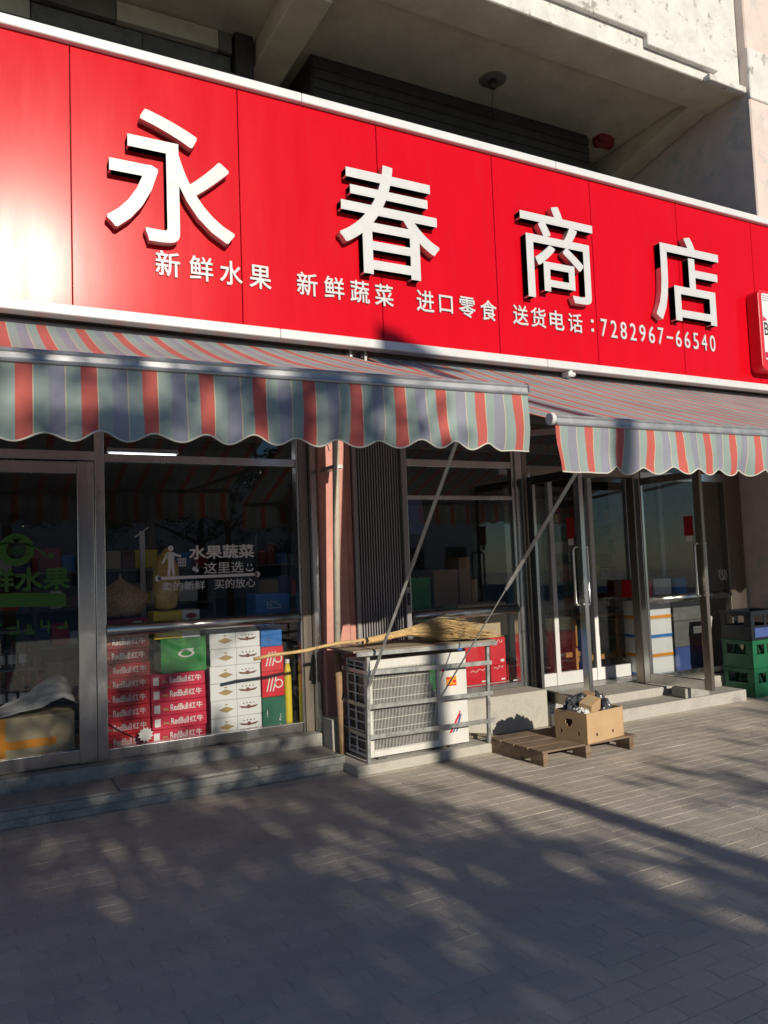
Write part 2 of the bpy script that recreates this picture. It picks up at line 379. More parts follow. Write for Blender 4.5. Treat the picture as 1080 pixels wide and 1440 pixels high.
# ================================================================== BUILDING
bld = thing('shop_building', 'weathered concrete building with deep upper recess, pink pilasters and dim shop interior', 'building', (3, 6.5, 0))
part('pillar', MB().box(2.665, 2.915, 6.10, 6.60, .0, 3.4), M['pink'], bld, bevel=.01)
part('pillar', MB().box(2.93, 2.985, 6.14, 6.60, .205, 3.4), M['pink'], bld, bevel=.004, label='narrow pink return beside the folding gate')
part('pilaster', MB().box(-4.2, -1.32, 6.12, 6.6, 0, 3.4), M['pink'], bld, bevel=.01); part('end_wall', MB().box(-4.3, -4.0, 5.72, 8.3, 3.4, 12), M['pink_pale'], bld)
part('pilaster', MB().box(8.20, 13, 5.72, 8.4, 0, 12), M['pink_pale'], bld, bevel=.015)
part('pilaster_band', MB().box(8.197, 13.01, 5.70, 5.74, 6.92, 7.55), M['white_render'], bld, bevel=.01)
# front beam and balcony parapet with stepped mouldings
part('beam', MB().box(-4, 8.195, 5.84, 6.30, 7.03, 7.20), M['soffit'], bld, bevel=.006)
part('parapet', MB().box(-4, 8.193, 5.832, 6.10, 7.034, 9.2), M['white_render'], bld, bevel=.006)
part('moulding', MB().box(-4, 6.62, 5.765, 5.83, 7.27, 7.42), M['white_render'], bld, bevel=.008)
part('moulding', MB().box(6.60, 7.74, 5.765, 5.83, 7.15, 7.30), M['white_render'], bld, bevel=.008)
part('moulding', MB().box(7.55, 8.19, 5.745, 5.83, 7.0, 7.075), M['white_render'], bld, bevel=.008)
part('ceiling_slab', MB().box(-4, 8.19, 6.30, 8.30, 7.12, 7.30), M['soffit'], bld)
part('cross_beam', MB().box(2.70, 3.06, 6.31, 8.1, 6.86, 7.119), M['soffit'], bld, bevel=.01)
part('cross_beam', MB().add([(7.85,6.302,7.04),(8.185,6.302,7.04),(8.185,8.1,6.70),(7.85,8.1,6.70),(7.85,6.302,7.119),(8.185,6.302,7.119),(8.185,8.1,7.119),(7.85,8.1,7.119)], [(3,2,1,0),(4,5,6,7),(0,1,5,4),(1,2,6,5),(2,3,7,6),(3,0,4,7)]), M['soffit'], bld, bevel=.01)
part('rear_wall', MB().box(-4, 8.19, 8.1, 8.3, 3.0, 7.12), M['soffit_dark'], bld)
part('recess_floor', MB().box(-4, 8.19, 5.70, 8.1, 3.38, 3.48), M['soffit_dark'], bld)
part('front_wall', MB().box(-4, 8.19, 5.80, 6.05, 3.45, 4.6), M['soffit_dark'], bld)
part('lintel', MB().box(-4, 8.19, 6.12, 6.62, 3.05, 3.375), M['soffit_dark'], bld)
# upper roller shutter, its box and the ledge at the back of the recess
rs = MB(); zz = 4.6
while zz < 6.42:
    rs.add([(3.2,8.05,zz),(7.2,8.05,zz),(7.2,8.02,zz+.035),(3.2,8.02,zz+.035),(3.2,8.05,zz+.068),(7.2,8.05,zz+.068)], [(0,1,2,3),(3,2,5,4)]); zz += .07
part('upper_shutter', rs, M['shutter_dark'], bld)
sb = part('shutter_box', MB().box(3.30, 7.25, 7.40, 8.09, 6.45, 7.118), M['shutter_dark'], bld, bevel=.02)
for k in range(5): part('slat', MB().box(3.31, 7.24, 7.385, 7.399, 6.50+k*.115, 6.595+k*.115), M['shutter_dark'], sb, bevel=.004)
part('guide_rail', MB().box(3.08, 3.2, 7.9, 8.09, 4, 6.41), M['shutter_dark'], sb); part('guide_rail', MB().box(7.2, 7.32, 7.9, 8.09, 4, 6.41), M['shutter_dark'], sb)
bw = (1.15, .85, 1.4, .7, 1.2, 1.0)
for row, (za, zb, yy) in enumerate(((6.90, 7.112, 7.46), (6.66, 6.895, 7.52))):
    x = -4.0+.4*row; k = row
    while x < 2.4:
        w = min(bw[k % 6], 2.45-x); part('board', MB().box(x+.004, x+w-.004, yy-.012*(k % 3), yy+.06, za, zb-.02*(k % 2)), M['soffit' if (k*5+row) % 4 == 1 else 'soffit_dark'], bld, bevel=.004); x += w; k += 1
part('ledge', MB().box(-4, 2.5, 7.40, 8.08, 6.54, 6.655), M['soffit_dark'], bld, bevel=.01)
part('dark_end_piece', MB().box(2.47, 2.66, 7.42, 8.098, 6.5, 7.118), M['shutter_dark'], bld)  # solid dark end piece beside the boards
# shop interior shell
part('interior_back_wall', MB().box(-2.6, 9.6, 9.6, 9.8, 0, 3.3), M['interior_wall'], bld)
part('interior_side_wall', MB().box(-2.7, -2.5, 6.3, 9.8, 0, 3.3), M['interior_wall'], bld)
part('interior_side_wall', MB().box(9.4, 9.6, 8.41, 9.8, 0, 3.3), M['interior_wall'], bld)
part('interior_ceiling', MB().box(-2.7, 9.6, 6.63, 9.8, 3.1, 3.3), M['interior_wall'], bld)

# ================================================================== SIGN
YS = 5.62; SZ0, SZ1 = 3.375, 5.395
sign = thing('shop_sign', 'long red signboard with raised white Chinese characters and silver-white frame', 'sign', (4, YS, SZ0))
px = [-1.78, -.56, .66, 1.872, 3.086, 4.285, 5.475, 6.69, 7.90, 9.12]
for a, b in zip(px[:-1], px[1:]):
    part('panel', MB().box(a+.003, b-.003, YS, YS+.05, SZ0+.06, SZ1-.07), M['sign_red'], sign, bevel=.003)
part('backing', MB().box(-1.8, 9.14, YS+.052, YS+.075, SZ0+.03, SZ1-.02), M['black_frame'], sign)
for a, b in ((-1.8, 2.395), (2.397, 5.02), (5.022, 9.14)):
    part('frame_strip', MB().box(a, b, YS-.045, YS+.07, SZ1-.075, SZ1), M['sign_white'], sign, bevel=.006)
for a, b in ((-1.8, 2.155), (2.157, 4.79), (4.792, 9.14)):
    part('frame_strip', MB().box(a, b, YS-.045, YS+.07, SZ0-.01, SZ0+.065), M['sign_white'], sign, bevel=.006)
for ch, a, b, z0, z1 in (('永', .880, 1.80, 3.962, 4.932), ('春', 2.676, 3.626, 3.975, 4.925), ('商', 4.522, 5.405, 4.0, 4.915), ('店', 6.225, 7.212, 3.985, 4.915)):
    mb = text_mb(ch, a, b, z0, z1, YS-.012, .068, bold=.009, sides=True)
    part('character', mb, [M['letter_white'], M['letter_side']], sign, label='large raised white character ' + ch)
    st = MB()
    for k in range(4): st.tube([((a*.8+b*.2)+(b-a)*.2*k, YS-.013, (z0+z1)/2), ((a*.8+b*.2)+(b-a)*.2*k, YS+.001, (z0+z1)/2)], .006, 6)
rows = [('新', 236), ('鲜', 283), ('水', 325), ('果', 366), ('新', 432), ('鲜', 470), ('蔬', 506), ('菜', 540), ('进', 598), ('口', 627), ('零', 657), ('食', 687), ('送', 732), ('货', 757), ('电', 783), ('话', 809)]
for ch, pxx in rows:
    yy = 369 + (pxx-236)*.1525
    xx = onY(pxx, yy, YS-.01).x; w, h = (.088, .093) if ch != '口' else (.07, .078)
    part('small_character', text_mb(ch, xx-w, xx+w, 3.836-h, 3.836+h, YS+.001, .014, bold=.012), M['letter_white'], sign)
xx = onY(832, 460, YS).x
for z_ in (3.775, 3.865): part('colon_dot', MB().box(xx-.016, xx+.016, YS-.013, YS+.001, z_, z_+.03), M['letter_white'], sign)
num = '7282967-66540'; xa, xb = 5.49, 7.185; stp = (xb-xa)/len(num)
for i, ch in enumerate(num):
    c0 = xa + stp*(i+.5)
    if ch == '-': part('digit', MB().box(c0-.045, c0+.045, YS-.013, YS+.001, 3.815, 3.838), M['letter_white'], sign)
    else: part('digit', text_mb(ch, c0-.042, c0+.042, 3.742, 3.918, YS+.001, .014, bold=.006), M['letter_white'], sign)

# can-shaped beer advertisement fixed to the right end of the sign
can = thing('beer_can_sign', 'red and white can-shaped light box sign at the right end of the red board', 'sign', (8.05, YS-.1, 3.56))
def strokes(mb, x0, x1, z0, z1, y, n, seed=0, th=.0015):
    # print too blurred to read in the photo: short bars of uneven height
    r_ = random.Random(seed); st_ = (x1-x0)/n
    for i in range(n):
        xa_ = x0+i*st_; h_ = z1-z0; k_ = 0
        for q_ in range(r_.randint(1, 3)):
            zc_ = z0+h_*r_.uniform(.12,.88); k_ += 1; s0_ = r_.uniform(.05,.3); mb.box(xa_+st_*s0_, xa_+st_*r_.uniform(s0_+.3,.9), y-th-.0002*k_, y+.0003, zc_-h_*.06, zc_+h_*.06)
        for q_ in range(r_.randint(1, 2)):
            xc_ = xa_+st_*r_.uniform(.15,.8); k_ += 1; zb_ = r_.uniform(0,.4); mb.box(xc_-st_*.06, xc_+st_*.06, y-th-.0002*k_, y+.0003, z0+h_*zb_, z0+h_*r_.uniform(zb_+.35, 1.))
    return mb
def rrect(x0, x1, z0, z1, r, n=5):
    P_ = []
    for cx, cz, a0 in ((x1-r, z0+r, -90), (x1-r, z1-r, 0), (x0+r, z1-r, 90), (x0+r, z0+r, 180)):
        for i in range(n+1): a = R(a0 + 90*i/n); P_.append((cx+r*math.cos(a), cz+r*math.sin(a)))
    return P_
part('case', MB().slab(rrect(7.735, 8.50, 3.56, 4.47, .07), YS-.15, YS-.001), M['red_print'], can, bevel=.01, seg=2)
fc = part('face', MB().slab(rrect(7.785, 8.455, 3.68, 4.43, .03), YS-.156, YS-.149), M['white_print'], can)
part('lettering', text_mb('Budweiser', 7.80, 8.42, 3.955, 4.10, YS-.1555, .003, bold=.006), M['black_frame'], fc)
rg = MB()
for k in range(3): rg.box(7.79, 8.44, YS-.158, YS-.155, 4.40-.025*k, 4.406-.025*k)
for rr in (.14, .155, .17):
    rg.tube([(8.10+rr*math.cos(2*math.pi*i/32), YS-.157, 4.235+.8*rr*math.sin(2*math.pi*i/32)) for i in range(33)], .0022, 5)
part('line_print', rg, M['galv'], fc)
part('ribbon', MB().slab([(7.787,4.11),(7.86,4.13),(7.79,4.17)], YS-.158, YS-.155), M['pink_print'], fc); part('bottom_band', MB().box(7.787, 8.45, YS-.158, YS-.155, 3.70, 3.765), M['pink_print'], fc)

# ================================================================== AWNINGS
def awning(label, x0, x1, zf0, zf1, yf, sag0, sag1, flat_left, zr=3.33, yr=5.74, drop=.30, x_seen=None):
    a = thing('awning', label, 'awning', ((x0+x1)/2, yr, zr), 'striped retractable awnings over the shopfront')
    nx = int((x1-x0)/.06); ny = 18
    mb = MB(); vs_ = []; fs_ = []
    for i in range(nx+1):
        t = i/nx; x = x0+(x1-x0)*t; zf = zf0+(zf1-zf0)*t; sg = sag0+(sag1-sag0)*t
        for j_ in range(ny+1):
            u = j_/ny
            z = zr+(zf-zr)*u - sg*4*u*(1-u) + (.010*mnoise.noise(Vector((x*1.6, u*2.2, 1)))+.005*mnoise.noise(Vector((x*6, u*3, 5))))*math.sin(math.pi*u)
            vs_.append((x, yr+(yf-yr)*u, z))
    for i in range(nx):
        for j_ in range(ny):
            b = i*(ny+1)+j_; fs_.append((b, b+1, b+ny+2, b+ny+1))
    mb.add(vs_, fs_); part('canopy', mb, M['awning'], a, smooth=True)
    # valance
    n2 = int((x1-x0)/.0125); vs_ = []; fs_ = []; hem = []
    for i in range(n2+1):
        t = i/n2; x = x0+(x1-x0)*t; zf = zf0+(zf1-zf0)*t - .035
        ph = 2*math.pi*(x-x0-flat_left)/.222
        k = 1.0 if x-x0 > flat_left else 0.
        if x1-x < .19 and flat_left < .05: k = 0.
        zb = zf-drop - .018 + k*(.020+.006*mnoise.noise(Vector((x*3, 4, 1))))*(1-math.cos(ph)) + .008*mnoise.noise(Vector((x*1.3, 9, 2)))
        if not k: zb = zf-drop-.018
        for j_ in range(6):
            u = j_/5
            vs_.append((x, yf-.026 - .05*mnoise.noise(Vector((x*2.1, u*.8, 2)))*u - .03*mnoise.noise(Vector((x*7.3, u*1.5, 8)))*u - .012*math.sin(ph)*u*u - .02*u*(1-u), zf+(zb-zf)*u))
        hem.append(vs_[-1])
    for i in range(n2):
        for j_ in range(5):
            b = i*6+j_; fs_.append((b, b+1, b+7, b+6))
    part('valance', MB().add(vs_, fs_), M['awning'], a, smooth=True)
    part('hem', MB().tube(hem[::1], .0045, 5), M['hem'], a, smooth=True)
    fb = MB(); p0 = Vector((x0, yf, zf0)); p1 = Vector((x1, yf, zf1))
    fb.bar(p0+Vector((0,-.01,-.012)), p1+Vector((0,-.01,-.012)), .045, .036); fb.tube([p0+Vector((0,-.022,.012)), p1+Vector((0,-.022,.012))], .014, 8); fb.tube([p0+Vector((0,-.03,-.028)), p1+Vector((0,-.03,-.028))], .010, 8)
    part('front_bar', fb, M['alu'], a)
    for p, sgn in ((p0, -1), (p1, 1)): part('end_cap', MB().tube([p+Vector((sgn*.001,-.01,0)), p+Vector((sgn*(.03 if flat_left > .05 else .012),-.01,0))], .036, 14), M['sign_white'] if flat_left > .05 else M['alu'], a, bevel=.004)
    part('roller_tube', MB().tube([(x0-.02, yr+.02, zr-.005), (x1+.02, yr+.02, zr-.005)], .035, 14), M['alu'], a, smooth=True)
    for xb_ in (x0-.02, x1+.02):
        br = MB(); br.box(xb_-.012, xb_+.012, yr-.05, yr+.10, zr-.06, zr+.045).box(xb_-.03, xb_+.03, yr+.06, yr+.075, zr-.08, zr+.04).tube([(xb_-.03, yr-.02, zr), (xb_+.03, yr-.02, zr)], .018, 10)
        part('bracket', br, M['galv'], a, bevel=.002)
    for xe in (x0+.35, x1-.55):                              # folding arms under the cloth
        t = (xe-x0)/(x1-x0); zf = zf0+(zf1-zf0)*t
        el = Vector((xe+.42, (yr+yf)/2+.25, (zr+zf)/2-.30))
        part('arm', MB().bar((xe, yr+.03, zr-.18), el, .03, .05).bar(el, (xe, yf+.02, zf-.03), .026, .042), M['alu'], a, bevel=.004)
    return a
awning('striped awning on the left with scalloped valance in dappled shade, hanging lower over the window', -1.6, 2.79, 2.475, 2.548, 3.46, .17, .02, 0.)
awning('striped awning on the right with scalloped valance in full sun over the entrance', 2.965, 9.0, 2.385, 2.43, 3.44, .03, .03, .36, drop=.255)
# small hook bracket on the wall above the right awning
tag(part('awning_hook', MB().box(5.06, 5.10, 5.585, 5.70, 3.30, 3.36).tube([(5.04, 5.60, 3.325), (5.13, 5.60, 3.325)], .022, 10), M['sign_white'], None, bevel=.003), 'small white bracket under the sign above the right awning', 'bracket')

# ================================================================== LEFT SHOPFRONT
def frame_part(name, parent, boxes, mat='steel', bev=.006):
    mb = MB()
    for b in boxes: mb.box(*b)
    return part(name, mb, M[mat], parent, bevel=bev, seg=2)
XA, XB, XC = .742, .868, .942                                # door stile, meeting gap, window post
ld = thing('glass_door', 'stainless framed glass door on the left with a faded green fruit decal', 'door', (.1, YG, .215))
frame_part('stile', ld, [(XA, XB-.004, YG-.035, YG+.03, .218, 2.455)])
frame_part('stile', ld, [(-1.30, -1.18, YG-.035, YG+.03, .218, 2.455)])
frame_part('rail', ld, [(-1.18, XA, YG-.03, YG+.028, .222, .325)]); frame_part('rail', ld, [(-1.18, XA, YG-.03, YG+.028, 2.36, 2.452)])
pane = part('pane', MB().box(-1.18, XA, YG-.004, YG+.004, .325, 2.36), M['glass'], ld)
def ring(mb, cx, cz, r0, r1, y0, y1, n=28, a0=0, a1=360, sx=1.):
    vs_ = []; fs_ = []
    for i in range(n+1):
        a = R(a0+(a1-a0)*i/n)
        for r_ in (r0, r1):
            for yy in (y0, y1): vs_.append((cx+sx*r_*math.cos(a), yy, cz+r_*math.sin(a)))
    for i in range(n):
        b = 4*i; fs_ += [(b, b+2, b+6, b+4), (b+1, b+5, b+7, b+3), (b, b+4, b+5, b+1), (b+2, b+3, b+7, b+6)]
    mb.add(vs_, fs_); return mb
YD = YG-.0055
dx, dz = .33, 1.80                                            # pineapple roundel, arched text, banner
d = MB(); ring(d, dx, dz, .066, .118, YD-.0015, YD)
for k in range(-2, 3):
    d.obox((dx+k*.02, YD-.0008, dz-.005), (.002*.7,0,.002*.7), (0,.0007,0), (-.045*.7,0,.045*.7)); d.obox((dx+k*.02, YD-.0008, dz-.005), (.002*.7,0,-.002*.7), (0,.0007,0), (.045*.7,0,.045*.7))
for a in (-35, 0, 35): d.slab([(dx-.012, dz+.05), (dx+.012, dz+.05), (dx+.06*math.sin(R(a)), dz+.10)], YD-.0015, YD)
ring(d, dx-.02, dz-.22, .27, .28, YD-.0015, YD, 20, 38, 142)
d.slab([(dx+.235+.03*math.cos(R(90+36*i))*(1 if i%2==0 else .45), dz-.05+.03*math.sin(R(90+36*i))*(1 if i%2==0 else .45)) for i in range(10)], YD-.0015, YD)
text_mb('鲜水果', dx-.20, dx+.36, dz-.30, dz-.13, YD, .0015, bold=.03, mb=d); text_mb('新', dx-.46, dx-.25, dz-.30, dz-.13, YD, .0015, bold=.03, mb=d)
for i in range(24):
    t0, t1 = i/24, (i+1)/24; xa_, xb_ = dx-.45+.78*t0, dx-.45+.78*t1
    f_ = lambda t: .02*math.sin(math.pi*t)
    d.slab([(xa_, dz-.43+f_(t0)), (xb_, dz-.43+f_(t1)), (xb_, dz-.33+f_(t1)), (xa_, dz-.33+f_(t0))], YD-.0015, YD)
strokes(d, dx-.4, dx+.36, dz-.62, dz-.50, YD, 7, 4)
part('decal', d, M['decal_green'], pane, label='green pineapple roundel with arched fruit lettering')

dw = thing('display_window', 'left stainless shop window with white vegetable lettering and stacked drink cartons behind', 'window', (1.7, YG, .215))
frame_part('post', dw, [(XB, XC, YG-.03, YG+.05, .216, 3.05)])
frame_part('rail', dw, [(XC, 2.50, YG-.03, YG+.05, .216, .30)])
rl = MB().tube([(XC, YG-.02, 1.175), (2.50, YG-.02, 1.175)], .047, 14); part('rail', rl, M['steel'], dw, smooth=True, label='rounded steel mid rail')
frame_part('rail', dw, [(XC, 2.50, YG-.03, YG+.05, 2.455, 2.52)])
frame_part('rail', dw, [(-1.3, XB, YG-.03, YG+.05, 2.462, 2.535)])
frame_part('post', dw, [(2.50, 2.52, YG-.045, YG+.05, .216, 3.05)]); frame_part('post', dw, [(2.521, 2.60, YG-.05, YG+.04, .216, 3.05)], 'bronze'); frame_part('post', dw, [(2.602, 2.663, YG-.11, YG+.03, .216, 3.05)])
wp = part('pane', MB().box(XC, 2.50, YG-.004, YG+.004, .30, 2.455), M['glass'], dw)
part('transom_pane', MB().box(XC, 2.50, YG-.004, YG+.004, 2.52, 3.05), M['glass'], dw); part('transom_pane', MB().box(-1.3, XB, YG-.004, YG+.004, 2.535, 3.05), M['glass'], dw)
def WX(px_, py_): p = onY(px_, py_, YD); return p.x, p.z
d = MB()
x0, z0 = WX(266, 787); x1, z1 = WX(357, 765); text_mb('水果蔬菜', x0, x1, z0, z1, YD, .0015, bold=.03, mb=d)
x0, z0 = WX(287, 806); x1, z1 = WX(342, 788); text_mb('这里选', x0, x1, z0-.006, z1-.006, YD, .0015, bold=.008, mb=d)
x0, z0 = WX(228, 832); x1, z1 = WX(288, 816); text_mb('卖的新鲜', x0, x1, z0, z1, YD, .0015, bold=.006, mb=d)
x0, z0 = WX(302, 829); x1, z1 = WX(359, 813); text_mb('买的放心', x0, x1, z0+.004, z1+.004, YD, .0015, bold=.006, mb=d)
xa, za = WX(222, 812); xb, zb = WX(362, 809); zl = (za+zb)/2
d.box(xa, xb, YD-.0015, YD, zl-.012, zl+.012); ring(d, xa, zl, .0, .023, YD-.0015, YD, 16); ring(d, xb, zl, .0, .023, YD-.0015, YD, 16)
xs_, zs_ = WX(351, 797); ring(d, xs_, zs_, .028, .038, YD-.0015, YD, 14, 200, 340); d.box(xs_-.02, xs_-.012, YD-.0015, YD, zs_+.005, zs_+.025); d.box(xs_+.012, xs_+.02, YD-.0015, YD, zs_+.005, zs_+.025)
xh, zh = WX(240, 771); ring(d, xh, zh, 0, .022, YD-.0015, YD, 16)             # figure holding a basket
d.slab([(xh-.03, zh-.03), (xh-.022, zh-.125), (xh-.03, zh-.215), (xh-.008, zh-.215), (xh, zh-.13), (xh+.012, zh-.215), (xh+.032, zh-.215), (xh+.022, zh-.12), (xh+.026, zh-.03)][::1], YD-.0015, YD)
d.slab([(xh-.03, zh-.03), (xh-.075, zh-.115), (xh-.06, zh-.12), (xh-.018, zh-.055)], YD-.0015, YD); d.slab([(xh+.02, zh-.035), (xh+.025, zh-.06), (xh+.08, zh-.075), (xh+.082, zh-.058)], YD-.0015, YD)
bx0 = xh+.05
d.box(bx0, bx0+.075, YD-.0015, YD, zh-.092, zh-.084); d.box(bx0+.008, bx0+.067, YD-.0015, YD, zh-.145, zh-.138); d.box(bx0+.004, bx0+.071, YD-.0015, YD, zh-.118, zh-.112)
for k in range(5): d.box(bx0+.008+.0135*k, bx0+.013+.0135*k, YD-.0015, YD, zh-.14, zh-.09)
xg, zg = WX(275, 800); ring(d, xg-.01, zg, 0, .016, YD-.0015, YD, 12); ring(d, xg+.01, zg-.012, 0, .016, YD-.0015, YD, 12); d.slab([(xg, zg), (xg+.006, zg), (xg+.02, zg+.045), (xg+.012, zg+.045)], YD-.0015, YD)
part('lettering', d, M['decal_white'], wp, label='white fruit and vegetable lettering with figure holding a basket')
xk, zk = WX(205, 1033)
part('sticker', MB().slab([(xk+(.058 if i%2 else .044)*math.cos(2*math.pi*i/24), zk+(.058 if i%2 else .044)*math.sin(2*math.pi*i/24)) for i in range(24)], YD-.0015, YD), M['paper_white'], wp, label='white starburst sticker')

# ---- goods behind the left window
ORD = ['lowest', 'second from the bottom', 'third from the bottom', 'fourth from the bottom', 'fifth from the bottom', 'sixth from the bottom', 'seventh from the bottom', 'eighth from the bottom', 'ninth from the bottom']
def carton(name, label, x0, x1, y0, y1, z0, z1, mat, group=None, bev=.004):
    o = thing(name, label, 'box', ((x0+x1)/2, (y0+y1)/2, z0), group)
    part('case', MB().box(x0, x1, y0, y1, z0, z1), M[mat], o, bevel=bev); return o
def energy_carton(label, x0, x1, y0, z0, z1, mat, group):
    o = carton('energy_drink_carton', label, x0, x1, y0, y0+.26, z0+.001, z1-.001, mat, group)
    w = x1-x0; h = z1-z0
    mb = MB(); text_mb('RedBull', x0+w*.34, x0+w*.66, z0+h*.30, z1-h*.24, y0+.0003, .0016, bold=.02, mb=mb); text_mb('红牛', x0+w*.68, x0+w*.93, z0+h*.30, z1-h*.24, y0+.0003, .0016, bold=.015, mb=mb)
    part('lettering', mb, M['decal_white'], o)
    mb = MB().slab([(x0+w*.20, z0+h*.34), (x0+w*.25, z0+h*.40), (x0+w*.31, z0+h*.34), (x0+w*.29, z0+h*.52), (x0+w*.25, z0+h*.47), (x0+w*.22, z0+h*.56)], y0-.0014, y0+.0003)
    part('emblem', mb, M['gold_print'], o)
    part('label', MB().box(x0+w*.045, x0+w*.15, y0-.0014, y0+.0003, z0+h*.22, z1-h*.22), M['decal_white'], o)
    return o
IF = .20                                                     # inside floor
YB = 6.37
def bx(pxl, py, Y): return onY(pxl, py, Y).x
xl, xr = bx(131, 960, YB), bx(211, 960, YB); zt = onY(175, 893, YB).z; h8 = (zt-.25)/8
tag(part('stock_plank', MB().box(-.9, 2.46, YB-.02, YB+.8, .201, .249), M['wood_grey'], None, bevel=.004), 'low plank on the floor under the cartons in the left window', 'plank')
for k in range(8):
    jx = random.uniform(-.006, .006)
    energy_carton('red energy drink carton in the tall left stack, ' + ORD[k], xl+jx, xr+jx, YB+random.uniform(0,.008), .25+k*h8, .25+(k+1)*h8, 'red_print' if k < 6 else 'dark_red_print', 'red drink cartons behind the left window')
xl2, xr2 = bx(213, 990, YB), bx(290, 990, YB); zt2 = onY(250, 946, YB).z; h5 = (zt2-.25)/5
for k in range(5):
    jx = random.uniform(-.005, .005)
    energy_carton('crimson energy drink carton in the short stack of five, ' + ORD[k], xl2+jx, xr2+jx, YB+random.uniform(.0,.01), .25+k*h5, .25+(k+1)*h5, 'pink_print', 'red drink cartons behind the left window')
o = carton('drink_carton', 'dark red carton level with the mid rail under the peanut bag', xl-.005, xr+.01, YB, YB+.26, .252+8*h8, .252+8*h8+.12, 'dark_red_print')
fl_ = text_mb('RedBull红牛', xl+.1, xr-.17, .29+8*h8, .345+8*h8, YB+.0003, .0015, bold=.01); cx_, cz_ = (xl+xr-.07)/2, .3175+8*h8
fl_.v = [(2*cx_-p[0], p[1], 2*cz_-p[2]) for p in fl_.v]; part('lettering', fl_, M['decal_white'], o, label='white lettering, upside down'); part('label', MB().box(xr-.12, xr-.05, YB-.0014, YB+.0003, .285+8*h8, .35+8*h8), M['decal_white'], o)
zg0 = .251+5*h5; xg0, xg1 = bx(226, 920, YB), bx(290, 920, YB); zg1 = onY(255, 897, YB).z
o = carton('green_drink_box', 'green carton printed with limes on top of the crimson stack', xg0, xg1, YB, YB+.24, zg0, zg1, 'green_print')
e = MB(); ring(e, (xg0+xg1)/2+.02, (zg0+zg1)/2+.01, .02, .03, YB-.0014, YB+.0003, 20, 0, 360, 2.2); e.slab([((xg0+xg1)/2-.02, (zg0+zg1)/2+.03), ((xg0+xg1)/2+.08, (zg0+zg1)/2+.035), ((xg0+xg1)/2+.08, (zg0+zg1)/2+.048), ((xg0+xg1)/2-.02, (zg0+zg1)/2+.045)], YB-.0014, YB+.0003); part('emblem', e, M['decal_white'], o)
xy0, xy1 = bx(216, 880, YB), bx(280, 880, YB); zy1 = onY(245, 859, YB).z
o = carton('noodle_box', 'yellow and white carton on the green carton behind the mid rail', xy0, xy1, YB-.012, YB+.22, zg1+.001, zy1, 'yellow_print')
part('white_panel', MB().box(xy0+(xy1-xy0)*.62, xy1+.001, YB-.0145, YB+.221, zg1+.002, zy1+.001), M['white_print'], o); e = MB(); ring(e, xy0+(xy1-xy0)*.82, zy1-.045, 0, .022, YB-.0165, YB-.014, 16, 0, 360, 2.); part('emblem', e, M['dark_red_print'], o)
# white cartons
xw0, xw1 = bx(296, 960, YB), bx(367, 960, YB); zw1 = onY(330, 887, YB).z; h6 = (zw1-.25)/6
for k in range(6):
    z0 = .25+k*h6; z1 = z0+h6-.002; jx = random.uniform(-.004,.004)
    o = carton('white_carton', 'white liquor carton with gold emblems in the stack of six, ' + ORD[k], xw0+jx, xw1+jx, YB, YB+.28, z0, z1, 'white_print', 'white cartons stacked six high behind the left window')
    cz = (z0+z1)/2; w = xw1-xw0
    e = MB(); cx = xw0+jx+w*.30; ring(e, cx, cz-.005, .0, .02, YB-.0014, YB+.0003, 18, 0, 360, 2.2); e.slab([(cx-.065, cz-.005), (cx, cz-.03), (cx+.065, cz-.005), (cx, cz+.02)], YB-.001, YB+.0002); e.box(cx-.012, cx+.012, YB-.0014, YB+.0003, cz+.03, cz+.04)
    part('emblem', e, M['gold_print'], o)
    e = MB(); cx = xw0+jx+w*.74; ring(e, cx, cz, .0, .017, YB-.0014, YB+.0003, 14); e.slab([(cx-.085, cz+.012), (cx-.06, cz-.008), (cx, cz-.014), (cx+.06, cz-.008), (cx+.085, cz+.012), (cx+.03, cz+.004), (cx-.03, cz+.004)], YB-.001, YB+.0002)
    for q_ in range(4): e.box(cx-.05+q_*.03, cx-.038+q_*.03, YB-.0014, YB+.0003, cz+.026, cz+.034)
    part('emblem', e, M['brown_print'], o)
    part('tape_line', MB().box(xw0+jx+w*.51, xw0+jx+w*.515, YB-.0012, YB+.0003, z0+.002, z1-.002), M['shelf'], o)
tag(part('paper_sheet', MB().box(xw0-.03, xw1-.03, YB-.01, YB+.2, zw1+.001, zw1+.022), M['paper_white'], None, bevel=.003), 'flat white parcel lying on top of the white carton stack', 'parcel')
# right-hand column of goods: green, red, red, blue below the rail and blue above it
xc0, xc1 = bx(369, 960, YB), bx(399, 960, YB)
zg_, zr1, zr2, zb1 = onY(385, 980, YB).z, onY(385, 944, YB).z, onY(385, 909, YB).z, onY(385, 883, YB).z
o = carton('green_carton', 'dark green carton at the bottom of the window by the pillar', xc0, xc1+.02, YB+.02, YB+.25, .25, zg_, 'deep_green')
e = MB(); strokes(e, xc0+.03, xc0+.06, .33, .42, YB+.02, 1, 1); strokes(e, xc1-.045, xc1-.015, .30, .37, YB+.02, 1, 2); part('lettering', e, M['decal_white'], o)
def swoosh(x0, x1, z0, z1, y):
    mb = MB(); w = x1-x0; h = z1-z0
    for t in (0, .28, .56): mb.slab([(x0+w*(.10+t*.6), z0+h*.15), (x0+w*(.16+t*.6), z0+h*.15), (x0+w*(.34+t*.6), z0+h*.85), (x0+w*(.28+t*.6), z0+h*.85)], y-.0014, y+.0003)
    ring(mb, x0+w*.78, z0+h*.5, h*.16, h*.22, y-.0014, y+.0003, 16); return mb
